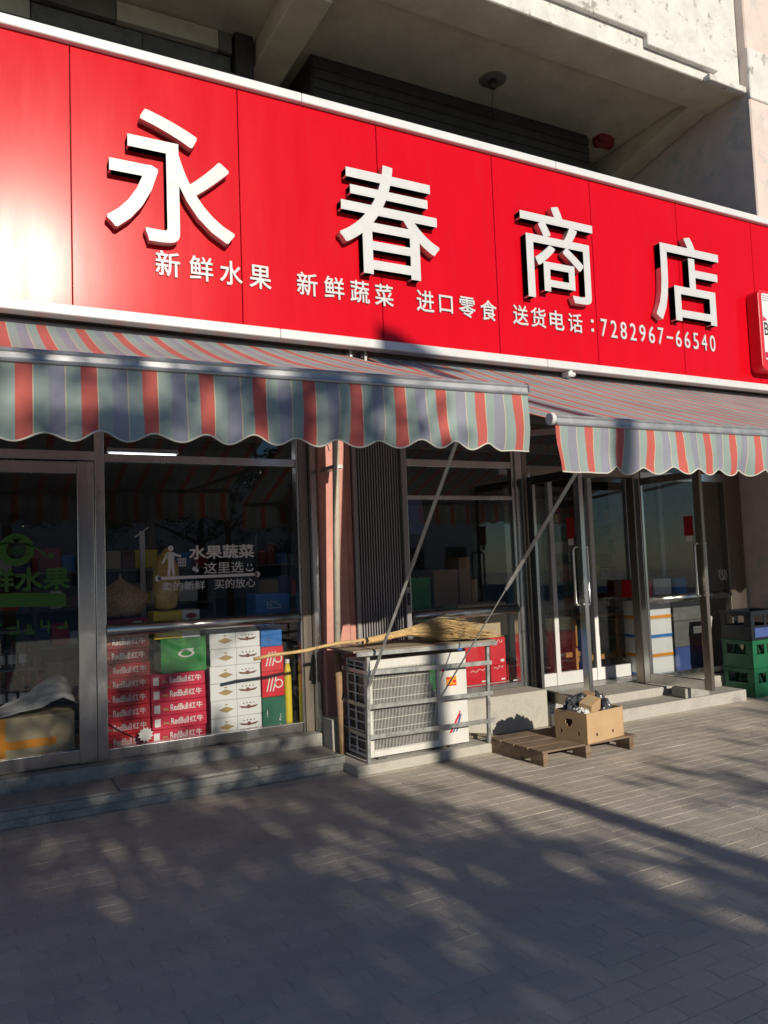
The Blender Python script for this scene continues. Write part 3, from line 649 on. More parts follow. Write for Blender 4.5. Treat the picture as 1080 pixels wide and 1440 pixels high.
for nm, a, b in (('lower', zg_, zr1), ('upper', zr1, zr2)):
    o = carton('red_can_carton', nm + ' of two red cartons with white swash between green and blue cartons', xc0, xc1+.008, YB+.01, YB+.25, a+.001, b-.001, 'red_print' if nm == 'lower' else 'red_print', 'red cartons by the pillar')
    part('swash', swoosh(xc0+.02, xc1-.005, a+.02, b-.02, YB+.01), M['decal_white'], o)
o = carton('blue_carton', 'blue carton half hidden behind the mid rail', xc0, xc1, YB+.01, YB+.25, zr2+.001, zb1+.075, 'blue_print'); part('print', strokes(MB(), xc0+.05, xc0+.09, zr2+.03, zr2+.11, YB+.01, 1, 3), M['crate_blue'], o)
xq0, xq1 = bx(360, 848, YB), bx(408, 848, YB); zq0 = zb1+.077; zq1 = onY(385, 834, YB).z
o = carton('blue_beer_box', 'bright blue box with white mountain outline above the mid rail', xq0, xq1, YB+.005, YB+.25, zq0, zq1, 'blue_print')
cx, cz = (xq0+xq1)/2, (zq0+zq1)/2+.01; pts = [(-.05,-.02),(-.05,.025),(-.02,.025),(-.02,.04),(0,.022),(.02,.026),(.04,.01),(.07,-.012)]
e = MB(); e.tube([(cx+a, YB+.004, cz+b) for a, b in pts], .003, 5); e.tube([(cx+a, YB+.004, cz-.026) for a in (-.05,.07)], .003, 5); strokes(e, cx-.042, cx-.008, cz-.016, cz+.016, YB+.005, 1, 5); part('emblem', e, M['decal_white'], o)
xv0 = bx(400, 960, YB+.05); o = thing('yellow_bottle', 'narrow yellow bottle with white cap beside the red cartons', 'bottle', (xv0+.04, YB+.06, .25))
part('body', MB().lathe([(.03,0),(.036,.02),(.036,.40),(.03,.46),(.016,.52)], (xv0+.045, YB+.09, .25), 14), M['yellow_print'], o, smooth=True); part('cap', MB().lathe([(.02,.52),(.02,.555)], (xv0+.045, YB+.09, .25), 12), M['white_print'], o)
# peanut and snack bags on top, thin stand between them
def lump(name, label, cat, c, sx, sy, sz, mat, amp=.12, fr=6., neck=False, seed=0, crumple=False):
    bm = bmesh.new(); bmesh.ops.create_icosphere(bm, subdivisions=4, radius=1)
    for v in bm.verts:
        n_ = mnoise.noise(v.co*fr*.35 + Vector((seed*3.1, 1, 2)))*amp + mnoise.noise(v.co*fr + Vector((seed, 5, 2)))*amp*.4
        if crumple:
            w_ = v.co*1.7 + Vector((seed*2.3, seed, 3)); n_ = (.35-abs(mnoise.noise(w_)))*.9 + (.2-abs(mnoise.noise(w_*2.7)))*.35 + (.15-abs(mnoise.noise(w_*6.)))*.15
        v.co *= 1+n_
        if v.co.z < -.6: v.co.z = -.6 + (v.co.z+.6)*.25
        if neck and v.co.z > .55:
            k = max(.12, 1-(v.co.z-.55)*2.4); v.co.x *= k; v.co.y *= k; v.co.z = .55+(v.co.z-.55)*1.7
        v.co = Vector((v.co.x*sx, v.co.y*sy, v.co.z*sz))
    zmin = min(v.co.z for v in bm.verts)
    for v in bm.verts: v.co += Vector((c[0], c[1], c[2]-zmin))
    me = bpy.data.meshes.new(name); bm.to_mesh(me); bm.free(); me.materials.append(M[mat])
    o = link(name, me, None, smooth=not crumple); return tag(o, label, cat) if cat else o
lump('peanut_bag', 'clear bag of peanuts with a knotted neck on the dark red carton', 'bag', ((xl+xr)/2+.02, YB+.16, .254+8*h8+.12), .20, .13, .17, 'nuts', neck=True)
zs = zy1
lump('snack_bag', 'tall yellow bag of dried snacks standing on the yellow carton', 'bag', (xy0+.13, YB+.12, zs+.002), .105, .08, .29, 'pasta', amp=.12, seed=3)
st = thing('display_stand', 'thin white upright stand behind the peanut bag', 'stand', (1.32, YB+.4, .2)); xs0 = bx(200, 780, YB+.42)
part('upright', MB().box(xs0-.02, xs0+.02, YB+.40, YB+.43, .2, 1.95), M['paper_white'], st); part('hook', MB().bar((xs0-.06, YB+.41, 1.90), (xs0+.05, YB+.41, 1.98), .012, .012), M['paper_white'], st); part('foot', MB().box(xs0-.15, xs0+.15, YB+.33, YB+.5, .201, .215), M['paper_white'], st)
# behind the left door: taped carton, plastic film, bottles on a rack
o = thing('taped_carton', 'pale carton closed with crossed orange tape behind the left door', 'box', (.3, 6.55, .2))
xt = bx(105, 1000, 6.36)
part('case', MB().box(-.55, xt, 6.36, 6.75, .202, .585), M['beige_print'], o, bevel=.005)
part('tape', MB().box(.19, .255, 6.3575, 6.3605, .21, .586), M['orange_tape'], o); part('tape', MB().box(-.55, xt-.13, 6.3565, 6.3572, .36, .42), M['orange_tape'], o)
vs_ = []; fs_ = []
for i in range(25):
    for j_ in range(13):
        u, v = i/24, j_/12; x = -.6+1.75*u; yv = 6.33+.46*v
        z = .60+.22*math.exp(-((x-.66)/.26)**2)*(.4+.6*v) + .025*mnoise.noise(Vector((x*7, yv*9, 1))) + .012*mnoise.noise(Vector((x*22, yv*22, 4)))
        if x > xt-.05: z -= (x-xt+.05)*.55
        vs_.append((x, yv, z))
for i in range(24):
    for j_ in range(12): b = i*13+j_; fs_.append((b, b+13, b+14, b+1))
f = part('plastic_film', MB().add(vs_, fs_), M['clear_film'], None, smooth=True); tag(f, 'crumpled clear plastic film draped over the taped carton', 'plastic film')
rk = thing('bottle_rack', 'dark metal rack of bottles inside behind the left door', 'rack', (-.1, 7.2, .2))
for z_ in (.55, .86, 1.17): part('shelf', MB().box(-.9, .52, 7.1, 7.4, z_-.02, z_), M['shelf'], rk)
for x_ in (-.9, .5): part('upright', MB().box(x_, x_+.03, 7.09, 7.41, .2, 1.6), M['black_frame'], rk)
bot = MB().lathe([(.03,0),(.032,.01),(.032,.13),(.013,.18),(.012,.23)], (0,0,0), 12).mesh('body', M['bottle_brown'])
NTH = ['leftmost', 'second from left', 'third from left', 'fourth from left', 'fifth from left', 'sixth from left', 'seventh from left', 'eighth from left', 'ninth from left', 'tenth from left', 'eleventh from left', 'twelfth from left', 'thirteenth from left', 'fourteenth from left', 'fifteenth from left', 'sixteenth from left', 'seventeenth from left', 'eighteenth from left', 'nineteenth from left', 'twentieth from left']
lab = MB().lathe([(.0325,.035),(.0327,.036),(.0327,.11),(.0325,.111)], (0,0,0), 12).mesh('label', M['paper_white'])
for zi, z_ in enumerate((.55, .86)):
    for k in range(16):
        b = thing('beer_bottle', 'brown bottle with pale label, %s on the %s shelf of the rack' % (NTH[k], ('lower', 'upper')[zi]), 'bottle', (-.82+k*.083, 7.17, z_+.001), 'bottles on the rack behind the left door')
        for nm, me in (('body', bot), ('label', lab)):
            c_ = bpy.data.objects.new(nm, me); col.objects.link(c_); c_.parent = b
# deeper stock behind the left window: shelf unit with packs and blue poster
def shelf_unit(label, x0, x1, y0, zs_, seed):
    r_ = random.Random(seed); o = thing('stock_shelf', 'tall stock ' + label, 'shelf', ((x0+x1)/2, y0, .2), 'stock shelves inside the shop')
    for z_ in zs_: part('shelf', MB().box(x0, x1, y0, y0+.4, z_-.025, z_), M['shelf'], o)
    for x_ in (x0, x1-.03): part('upright', MB().box(x_, x_+.03, y0-.01, y0+.41, .2, zs_[-1]+.35), M['shelf'], o)
    part('back_panel', MB().box(x0, x1, y0+.41, y0+.43, .2, zs_[-1]+.35), M['interior_wall'], o)
    ms = ['dark_red_print', 'cardboard_dark', 'blue_print', 'deep_green', 'yellow_print', 'white_print', 'red_print', 'beige_print', 'crate_blue', 'brown_print']
    for li, z_ in enumerate(zs_):
        x = x0+.05; ni = 0
        while x < x1-.2:
            w = r_.uniform(.10, .30); h = r_.uniform(.12, .26)
            PK.append((x, x+w-.012, y0+.02+r_.uniform(0,.05), y0+.33, z_+.001, z_+h, r_.choice(ms), label, NTH[ni], ('lowest', 'second', 'third', 'fourth', 'top')[li])); x += w; ni += 1
    return o
PK = []
shelf_unit('shelf behind the left window', .2, 2.6, 9.1, (.45, .85, 1.25, 1.65), 1)
shelf_unit('shelf behind the middle window', 3.1, 5.2, 9.1, (.45, .85, 1.25, 1.65), 2)
shelf_unit('shelf right of the entrance', 7.0, 9.2, 8.3, (.45, .85, 1.25, 1.65, 2.05), 3)
nm = {'dark_red_print':'dark red', 'cardboard_dark':'brown', 'blue_print':'blue', 'deep_green':'dark green', 'yellow_print':'yellow', 'white_print':'white', 'red_print':'red', 'beige_print':'beige', 'crate_blue':'navy', 'brown_print':'dark brown'}
for a in PK:
    o = part('stock_pack', MB().box(*a[:6]), M[a[6]], None, bevel=.006)
    tag(o, '%s pack, %s on %s board, %s' % (nm[a[6]], a[8], a[9], a[7]), 'pack', nm[a[6]] + ' packs on the ' + a[7])

# ================================================================== PIPE, GATE, MIDDLE WINDOW
pipe = thing('drain_pipe', 'slim cream painted pipe with rusty foot in front of the pink pillar', 'pipe', (2.66, 5.86, 0))
pt = onY(471, 600, 5.86); pj = onY(474, 905, 5.86); pb = onZ(480, 1074, .0); pb.y = 5.86
part('upper_pipe', MB().tube([(pt.x-.005, 5.86, 3.3), (pt.x, 5.86, 2.6), (pj.x, 5.86, pj.z)], .028, 12), M['cream_pipe'], pipe, smooth=True)
part('lower_pipe', MB().tube([(pj.x, 5.86, pj.z), (pb.x+.01, 5.86, .0)], .0275, 12), M['rust_pipe'], pipe, smooth=True)
part('clamp', MB().box(pt.x-.035, pt.x+.045, 5.83, 6.099, 2.40, 2.43), M['galv'], pipe)
cord = [(2.66, 5.92, 2.9), (2.67, 5.90, 2.72), (2.665, 5.91, 2.62), (2.68, 5.90, 2.55)]
tag(part('thin_cord', MB().tube(cord, .004, 5), M['black_frame'], None), 'thin dark cord hanging in front of the pink pillar top', 'cord')
gate = thing('folding_gate', 'grey corrugated folding gate pushed together beside the pink pillar', 'gate', (3.25, 6.17, .206))
n = 17; prof = []
gx0, gx1 = 3.03, 3.47
for i in range(n+1):
    x = gx0+(gx1-gx0)*i/n
    prof += [(x, 6.13), (x+.010, 6.13), (x+.0135, 6.175), (x+.0225, 6.175)]
for i in range(n):
    sl = MB(); q_ = prof[4*i:4*i+5]
    sl.add([(a, b, .21) for a, b in q_]+[(a, b, 3.05) for a, b in q_]+[(a, b+.004, .21) for a, b in q_]+[(a, b+.004, 3.05) for a, b in q_],
           [(k, k+1, 6+k, 5+k) for k in range(4)]+[(11+k, 10+k, 15+k, 16+k) for k in range(4)]+[(5+k, 6+k, 16+k, 15+k) for k in range(4)])
    part('slat', sl, M['gate'], gate)
part('edge_post', MB().box(3.475, 3.525, 6.10, 6.19, .21, 3.05), M['gate'], gate, bevel=.004); part('edge_post', MB().box(2.99, 3.025, 6.11, 6.19, .21, 3.05), M['gate'], gate, bevel=.004)
part('lock', MB().box(3.487, 3.507, 6.085, 6.10, 1.22, 1.33).box(3.483, 3.511, 6.09, 6.10, 1.38, 1.46), M['black_frame'], gate, bevel=.003)
w2 = thing('display_window', 'middle shop window with steel mid rail, brown boxes above and red cartons below', 'window', (4.2, YG, .345))
frame_part('post', w2, [(3.545, 3.60, YG-.03, YG+.04, .346, 3.05)]); frame_part('post', w2, [(4.80, 4.835, YG-.03, YG+.04, .346, 3.05)]); frame_part('post', w2, [(4.837, 4.915, YG-.05, YG+.04, .206, 3.05)])
frame_part('rail', w2, [(3.60, 4.80, YG-.03, YG+.04, .346, .40)]); frame_part('rail', w2, [(3.60, 4.80, YG-.03, YG+.04, 2.49, 2.56)]); frame_part('rail', w2, [(3.60, 4.80, YG-.025, YG+.035, 2.18, 2.22)])
part('rail', MB().tube([(3.60, YG-.02, 1.105), (4.80, YG-.02, 1.105)], .045, 14), M['steel'], w2, smooth=True, label='rounded steel mid rail')
part('pane', MB().box(3.60, 4.80, YG-.004, YG+.004, .40, 2.18), M['glass'], w2); part('transom_pane', MB().box(3.60, 4.80, YG-.004, YG+.004, 2.22, 2.49), M['glass'], w2); part('transom_pane', MB().box(3.60, 4.80, YG-.004, YG+.004, 2.56, 3.05), M['glass'], w2)
# goods behind the middle window
YB2 = 6.38
tag(part('display_ledge', MB().box(3.56, 4.84, 6.402, 7.2, .20, .385), M['concrete_pale'], None), 'low ledge behind the middle window carrying red cartons', 'ledge')
def red_carton(label, x0, x1, z0, z1, dy=0.):
    o = carton('red_carton', label, x0, x1, YB2+.03+dy, YB2+.30+dy, z0, z1, 'red_print', 'red cartons behind the middle window')
    y_ = YB2+.03+dy
    mb = MB(); w = x1-x0; h = z1-z0; pts = []
    for i in range(14): t = i/13; pts.append((x0+w*(.2+.6*t), y_-.001, z1-h*.2+h*.07*math.sin(t*13)+.02*t))
    mb.tube(pts, .0035, 4); part('script', mb, M['decal_white'], o); part('label', MB().box(x1-w*.35, x1-w*.12, y_-.0014, y_+.0003, z0+h*.1, z0+h*.2), M['decal_white'], o); return o
def x2(p): return onY(p, 935, YB2+.03).x
zA, zB, zC = .386, onY(690, 938, YB2+.03).z, onY(690, 900, YB2+.03).z
red_carton('red carton at lower left behind the middle window, partly behind the rack', x2(655), x2(688), zA, zB)
red_carton('red carton at upper left behind the middle window, partly behind the rack', x2(655), x2(688), zB+.002, zC+.01)
red_carton('red carton in the middle of the lower row behind the middle window', x2(690), x2(712), zA, zB+.012)
red_carton('red carton in the middle of the upper row behind the middle window', x2(690), x2(712), zB+.014, zC+.02)
red_carton('small red carton at the right end behind the middle window', x2(713.5), x2(729), zA, onY(720, 934, YB2+.03).z)
carton('beige_carton', 'large beige carton above the red cartons behind the middle window', x2(655), x2(724), YB2+.12, YB2+.42, zC+.022, 1.16, 'beige_print')
o = carton('green_snack_box', 'green and yellow snack box just above the air conditioner', onY(565, 915, 6.5).x, onY(620, 915, 6.5).x, YB2+.04, YB2+.3, .386, onY(600, 905, 6.4).z, 'green_print'); carton('blue_snack_box', 'blue snack box between the green box and the red cartons', onY(624, 915, 6.45).x, onY(648, 915, 6.45).x, YB2+.04, YB2+.3, .386, onY(636, 905, 6.4).z, 'blue_print')
YB3 = 6.9
tb = thing('stock_table', 'plain table inside carrying brown boxes behind the middle window', 'table', (4.2, 7.2, .2)); part('table_top', MB().box(3.5, 4.9, 6.85, 7.5, 1.08, 1.12), M['wood_grey'], tb)
for x_ in (3.53, 4.82):
    for y_ in (6.88, 7.42): part('leg', MB().box(x_, x_+.05, y_, y_+.05, .2, 1.079), M['wood_grey'], tb)
for a, b, c_, lb in ((610, 645, 802, 'wide brown box'), (646, 663, 784, 'tall brown box'), (663, 672, 815, 'small brown box')):
    carton('brown_box', lb + ' on the table behind the middle window', onY(a, 830, YB3).x+.004, onY(b, 830, YB3).x-.004, YB3, YB3+.3, 1.121, onY(a, c_, YB3).z, 'cardboard_dark')
carton('fruit_gift_box', 'colourful fruit gift box at the left of the table behind the middle window', onY(572, 830, YB3).x, onY(606, 830, YB3).x, YB3, YB3+.3, 1.121, onY(590, 812, YB3).z, 'green_print')
o = tag(part('wall_poster', MB().box(onY(563, 720, 7.0).x, onY(595, 720, 7.0).x, 7.0, 7.02, onY(580, 752, 7.0).z, onY(580, 732, 7.0).z+.25), M['crate_blue'], None), 'dark blue poster hanging inside behind the middle window', 'poster')

# ================================================================== ENTRANCE
def leaf(label, hx, hy, fx, fy, z0, z1, hmat, handle_side, sticker):
    o = thing('entrance_door', label, 'door', (hx, hy, z0), 'entrance door leaves')
    h = Vector((hx, hy, 0)); f_ = Vector((fx, fy, 0)); u = (f_-h).normalized(); L_ = (f_-h).length; n_ = Vector((-u.y, u.x, 0))
    if n_.x > 0: n_ = -n_
    def P(s_, t_, z): q = h+u*s_+n_*t_; return Vector((q.x, q.y, z))
    def bxl(nm_, s0, s1, za, zb, mat, th=.045, bev=.004):
        c_ = P((s0+s1)/2, 0, (za+zb)/2); return part(nm_, MB().obox(c_, u*(s1-s0)/2, n_*th/2, Vector((0,0,(zb-za)/2))), M[mat], o, bevel=bev)
    bxl('stile', 0, .075, z0, z1, hmat); bxl('stile', L_-.085, L_, z0, z1, 'bronze' if hmat != 'black_frame' else 'steel')
    bxl('rail', .076, L_-.086, z0, z0+.10, hmat if hmat == 'steel' else 'bronze'); bxl('rail', .076, L_-.086, z1-.08, z1, hmat)
    bxl('pane', .076, L_-.086, z0+.101, z1-.081, 'door_glass', th=.008, bev=0)
    bxl('edge_strip', .076, .086, z0+.102, z1-.082, 'steel', th=.03, bev=0)
    hs = L_-.045
    for sg in (1, -1):
        za, zb = 1.16, 1.68
        part('handle', MB().tube([P(hs, .022*sg, zb), P(hs, .07*sg, zb), P(hs-.012, .08*sg, zb-.02), P(hs-.012, .08*sg, za+.02), P(hs, .07*sg, za), P(hs, .022*sg, za)], .013, 10), M['steel'], o, smooth=True)
    part('hinge', MB().tube([(hx, hy-.01, z1-.06), (hx, hy-.01, z1+.04)], .016, 10).tube([(hx, hy-.01, z0+.02), (hx, hy-.01, z0+.12)], .016, 10).tube([(hx, hy-.01, 1.0), (hx, hy-.01, 1.09)], .016, 10), M['steel'], o)
    if sticker:
        c_ = P(L_-.17, .006, 1.86); part('notice', MB().obox(c_, u*.055, n_*.001, Vector((0,0,.10))), M['dark_red_print'], o)
        c_ = P(L_-.17, .0065, 1.73); part('notice', MB().obox(c_, u*.035, n_*.001, Vector((0,0,.03))), M['paper_white'], o)
    return o
leaf('left leaf of the open glass entrance doors, with red notice and long steel handle', 4.965, 6.17, 4.935, 5.385, .215, 2.40, 'black_frame', 1, True)
leaf('right leaf of the open glass entrance doors, propped by a concrete block', 6.43, 6.17, 6.47, 5.345, .228, 2.41, 'steel', 1, True)
dh = thing('door_frame', 'dark metal frame round the open entrance', 'door frame', (5.7, YG, .206))
part('jamb', MB().box(4.92, 4.985, YG-.05, YG+.06, .207, 3.05), M['bronze'], dh, bevel=.004); part('jamb', MB().box(6.43, 6.51, YG-.05, YG+.06, .207, 3.05), M['bronze'], dh, bevel=.004)
part('head', MB().box(4.986, 6.429, YG-.05, YG+.06, 2.43, 2.53), M['bronze'], dh, bevel=.004)
part('transom_pane', MB().box(4.986, 6.429, YG-.004, YG+.004, 2.531, 3.05), M['glass'], dh)
ind = thing('inner_door', 'white framed sliding glass doors inside the entrance', 'door', (6.2, 6.75, .2))
xs_ = [5.05, 5.70, 6.28, 6.86, 7.4]
for a, b in zip(xs_[:-1], xs_[1:]):
    part('kick_panel', MB().box(a+.03, b-.03, 6.72, 6.76, .203, .34), M['white_print'], ind, bevel=.004); part('stile', MB().box(b-.03, b+.03, 6.71, 6.77, .203, 2.5), M['white_print'] if b < 6.5 else M['alu'], ind, bevel=.004)
    part('pane', MB().box(a+.03, b-.03, 6.736, 6.744, .34, 2.5), M['door_glass'], ind)
part('head', MB().box(5.02, 7.43, 6.71, 6.77, 2.501, 2.6), M['alu'], ind)
tbl = thing('wooden_stand', 'orange wooden stand behind the inner glass doors', 'stand', (6.4, 7.2, .2))
for x_ in (6.28, 6.98):
    for y_ in (7.1, 7.5): part('leg', MB().box(x_, x_+.05, y_, y_+.05, .201, .86), M['orange_wood'], tbl, bevel=.003)
part('stretcher', MB().box(6.331, 6.979, 7.11, 7.15, .36, .42), M['orange_wood'], tbl, bevel=.003); part('stretcher', MB().box(6.331, 6.979, 7.505, 7.545, .36, .42), M['orange_wood'], tbl, bevel=.003); part('top', MB().box(6.25, 7.06, 7.07, 7.58, .861, .90), M['wood_brown'], tbl, bevel=.004)
for i, (qa, qb, qy, y_) in enumerate(((846, 864, 711, 9.0), (870, 886, 711, 9.3), (150, 250, 640, 8.0))):
    pa, pb = onY(qa, qy, y_), onY(qb, qy, y_); x_, ln, zt_ = pa.x, pb.x-pa.x, max(pa.z, 2.2)
    lt = thing('ceiling_light', ['fluorescent tube light seen deep inside through the entrance', 'second fluorescent tube light seen through the inner doors', 'fluorescent tube light inside behind the left window'][i], 'light', (x_, y_, zt_), 'fluorescent ceiling lights')
    part('housing', MB().box(x_, x_+ln, y_-.04, y_+.04, zt_+.03, zt_+.07), M['white_print'], lt); part('tube', MB().tube([(x_+.02, y_, zt_), (x_+ln-.02, y_, zt_)], .022, 10), M['tube'], lt)
    part('hanger', MB().tube([(x_+.05, y_, zt_+.07), (x_+.05, y_, 3.1)], .004, 5).tube([(x_+ln-.05, y_, zt_+.07), (x_+ln-.05, y_, 3.1)], .004, 5), M['black_frame'], lt)
# right-hand window beyond the open door
w3 = thing('side_window', 'dark framed shop window at the far right behind the beer crates', 'window', (7.3, YG, .2))
frame_part('post', w3, [(6.513, 6.56, YG-.03, YG+.04, .206, 3.05)], 'bronze'); frame_part('post', w3, [(7.90, 8.18, YG-.05, YG+.04, .206, 3.05)], 'bronze'); frame_part('rail', w3, [(6.56, 7.90, YG-.03, YG+.04, .206, .28)])
frame_part('rail', w3, [(6.56, 7.90, YG-.04, YG+.04, 2.40, 2.50)]); part('rail', MB().tube([(6.56, YG-.02, 1.09), (7.90, YG-.02, 1.09)], .045, 14), M['steel'], w3, smooth=True)
p3 = part('pane', MB().box(6.56, 7.90, YG-.004, YG+.004, .28, 2.40), M['glass'], w3); part('transom_pane', MB().box(6.56, 7.90, YG-.004, YG+.004, 2.50, 3.05), M['glass'], w3)
a = onY(1010, 812, YD); part('script', MB().tube([(a.x+.02+.26*t/30+.035*math.cos(t*.9), YD-.001, a.z+.03+.06*math.sin(t*.9)) for t in range(31)], .004, 5), M['decal_white'], p3, label='faint white script on the glass')
nmz = ('lowest', 'second', 'third', 'topmost')
for k in range(4):
    o = carton('drum_carton', nmz[k] + ' pale carton in the stack seen through the right door leaf', 6.78, 7.18, 6.46, 6.8, .203+k*.215, .203+(k+1)*.215-.003, 'white_print', 'pale cartons seen through the door')
    part('band', MB().box(6.779, 7.181, 6.458, 6.801, .21+k*.215, .245+k*.215), M['orange_tape' if k % 2 else 'blue_print'], o)
for k in range(3):
    carton('grey_carton', nmz[k] + ' of the grey-blue cartons right of the pale stack behind the door leaf', 7.22, 7.78, 6.46, 6.85, .203+k*.30, .203+(k+1)*.30-.003, ('crate_blue', 'shelf', 'shelf')[k], 'grey cartons seen through the door')
for k, (x_, w_, mt, lb) in enumerate(((6.72, .22, 'red_print', 'red'), (6.98, .28, 'white_print', 'white'), (7.32, .2, 'blue_print', 'blue'))):
    carton('drink_pack', lb + ' drink pack on top of the cartons behind the right window', x_, x_+w_, 6.50, 6.75, 1.105, 1.30, mt)
blk = thing('prop_block', 'concrete block holding the right door leaf open', 'block', (6.45, 5.52, .123)); part('block', MB().hslab([(6.40,5.635),(6.74,5.625),(6.76,5.82),(6.42,5.83)], .1225, .222), M['concrete'], blk, bevel=.008, seg=2)
tag(part('prop_stick', MB().bar((6.72, 5.66, .2225), (6.515, 5.36, .95), .018, .018), M['paper_white'], None), 'pale stick leaning against the right door leaf on the concrete block', 'stick')

# ================================================================== BEER CRATES
def crate(label, z0, mat, h, hole):
    x0, x1, y0, y1 = 7.50, 8.00, 5.66, 6.05
    c = thing('beer_crate', label, 'crate', (7.85, 5.84, z0), 'beer crates stacked by the far right window')
    t = .014; mb = MB(); hz0, hz1 = h*.50, h*.84
    def wall(ax, p, a0, a1, holes):
        # ax 'x': wall spans x at y=p ; ax 'y': wall spans y at x=p
        def B_(s0, s1, za, zb):
            if ax == 'x': mb.box(s0, s1, p, p+t, z0+za, z0+zb)
            else: mb.box(p, p+t, s0, s1, z0+za, z0+zb)
        B_(a0, a1, 0, hz0); B_(a0, a1, hz1, h)
        s_ = a0
        for h0, h1 in holes: B_(s_, h0, hz0, hz1); s_ = h1
        B_(s_, a1, hz0, hz1)
    w = x1-x0; dd = y1-y0
    fh = [(x0+.07, x0+.19), (x0+.24, x0+.36), (x0+.39, x0+.47)] if hole == 'row' else [(x0+.06, x0+.22), (x0+.26, x0+.44)]
    sh = [(y0+.09, y1-.06)]
    wall('x', y0, x0, x1, fh); wall('x', y1-t, x0, x1, fh); wall('y', x0, y0+t, y1-t, sh); wall('y', x1-t, y0+t, y1-t, sh)
    mb.box(x0+t, x1-t, y0+t, y1-t, z0, z0+.012)
    part('shell', mb, M[mat], c, bevel=.003)
    rb = MB(); rb.box(x0-.006, x1+.006, y0-.006, y0-.0005, z0+h-.03, z0+h-.002); rb.box(x0-.006, x0-.0005, y0-.0004, y1+.006, z0+h-.03, z0+h-.002)
    rb.box(x0-.006, x1+.006, y0-.006, y0-.0005, z0+.002, z0+.02); rb.box(x0-.006, x0-.0005, y0-.0004, y1+.006, z0+.002, z0+.02)
    part('rim', rb, M[mat], c, bevel=.002)
    if hole == 'row':
        dv = MB()
        for k in range(1, 4): dv.box(x0+k*w/4-.002, x0+k*w/4+.002, y0+t, y1-t, z0+.013, z0+h*.55)
        part('divider', dv, M[mat], c)
    else: part('panel', MB().box(x0+.05, x1-.01, y0-.0045, y0-.0006, z0+.03, z0+h*.42), M['crate_blue'], c)
    return c
zc = 0.0
bb = MB().lathe([(.034,0),(.036,.01),(.036,.15),(.014,.205),(.013,.26)], (0,0,0), 12).mesh('body', M['bottle']); bc = MB().lathe([(.0145,.252),(.0145,.268),(.010,.271)], (0,0,0), 12).mesh('cap', M['alu'])
for k, (lb, mt, h, hl) in enumerate((('green beer crate at the bottom of the stack', 'crate_green', .305, 'row'), ('green beer crate in the middle of the stack', 'crate_green', .305, 'row'), ('dark blue-black crate with blue label on top of the green crates', 'crate_dark', .315, 'wide'))):
    crate(lb, zc, mt, h, hl)
    if hl == 'row':
        for i in range(4):
            for j_ in range(2):
                b = thing('crate_bottle', 'green bottle in the %s green crate, %s row, %s' % (('bottom', 'middle')[k], ('front', 'rear')[j_], NTH[i]), 'bottle', (7.575+i*.112, 5.74+j_*.15, zc+.013), 'bottles inside the ' + lb)
                for nm_, me in (('body', bb), ('cap', bc)):
                    c_ = bpy.data.objects.new(nm_, me); col.objects.link(c_); c_.parent = b
    zc += h+.001

# ================================================================== AIR CONDITIONER, BASE, RACK
s = tag(part('concrete_base', MB().hslab([(2.60,5.415),(3.945,5.43),(3.945,6.08),(2.60,6.08)], 0, .08), M['concrete_pale'], None, bevel=.012, seg=2), 'low concrete slab under the air conditioner', 'slab')
ac = thing('air_conditioner', 'white outdoor air conditioner unit with lattice grille behind a metal rack', 'air conditioner', (3.2, 5.65, .1))
AX0, AX1, AY0, AY1, AZ0, AZ1 = 2.745, 3.685, 5.51, 5.86, .10, .845
gx0, gx1, gz0, gz1 = AX0+.055, AX1-.295, AZ0+.055, AZ1-.07
cs = MB(); cs.box(AX0, gx0, AY0, AY0+.02, AZ0, AZ1); cs.box(gx1, AX1, AY0, AY0+.02, AZ0, AZ1); cs.box(gx0, gx1, AY0, AY0+.02, AZ0, gz0); cs.box(gx0, gx1, AY0, AY0+.02, gz1, AZ1)
cs.box(AX0, AX1, AY0+.0201, AY1, AZ1-.02, AZ1).box(AX0, AX1, AY0+.0201, AY1, AZ0, AZ0+.02).box(AX1-.012, AX1, AY0+.0201, AY1, AZ0+.02, AZ1-.02)
for yy in (AY0+.0201, AY0+.185, AY1-.022): cs.box(AX0, AX0+.012, yy, yy+.022, AZ0+.02, AZ1-.02)
for k in range(10): zz = AZ0+.05+k*(AZ1-AZ0-.1)/9; cs.box(AX0+.001, AX0+.012, AY0+.042, AY1-.022, zz-.006, zz+.006)
part('casing', cs, M['ac_white'], ac, bevel=.004)
part('recessed_panel', MB().box(gx1+.05, AX1-.03, AY0-.003, AY0-.0002, AZ0+.08, AZ1-.09), M['ac_white'], ac, bevel=.003)
part('coil', MB().box(AX0+.03, gx1+.05, AY1-.05, AY1-.01, AZ0+.03, AZ1-.03).box(AX0+.016, AX0+.03, AY0+.05, AY1-.06, AZ0+.03, AZ1-.03), M['coil'], ac)
part('fan_shroud', MB().box(AX0+.04, gx1+.03, AY0+.16, AY0+.17, AZ0+.03, AZ1-.03), M['ac_dark'], ac)
fcx, fcz, fr_ = (gx0+gx1)/2-.01, (gz0+gz1)/2, .275
fan = MB(); fan.tube([(fcx, AY0+.06, fcz), (fcx, AY0+.14, fcz)], .06, 18)
for k in range(3):
    a0 = R(120*k+20); pts = []
    for i in range(7):
        for rr in (.06, fr_):
            a = a0+R(85)*i/6*(1 if rr > .1 else .8); pts.append((fcx+rr*math.cos(a), AY0+.075+.05*i/6, fcz+rr*math.sin(a)))
    fan.add(pts, [(2*i, 2*i+1, 2*i+3, 2*i+2) for i in range(6)])
part('fan', fan, M['black_plastic'], ac)
rg = MB(); ring(rg, fcx, fcz, fr_+.005, fr_+.03, AY0+.03, AY0+.15, 40); part('fan_ring', rg, M['coil'], ac)
gr = MB(); n = 46
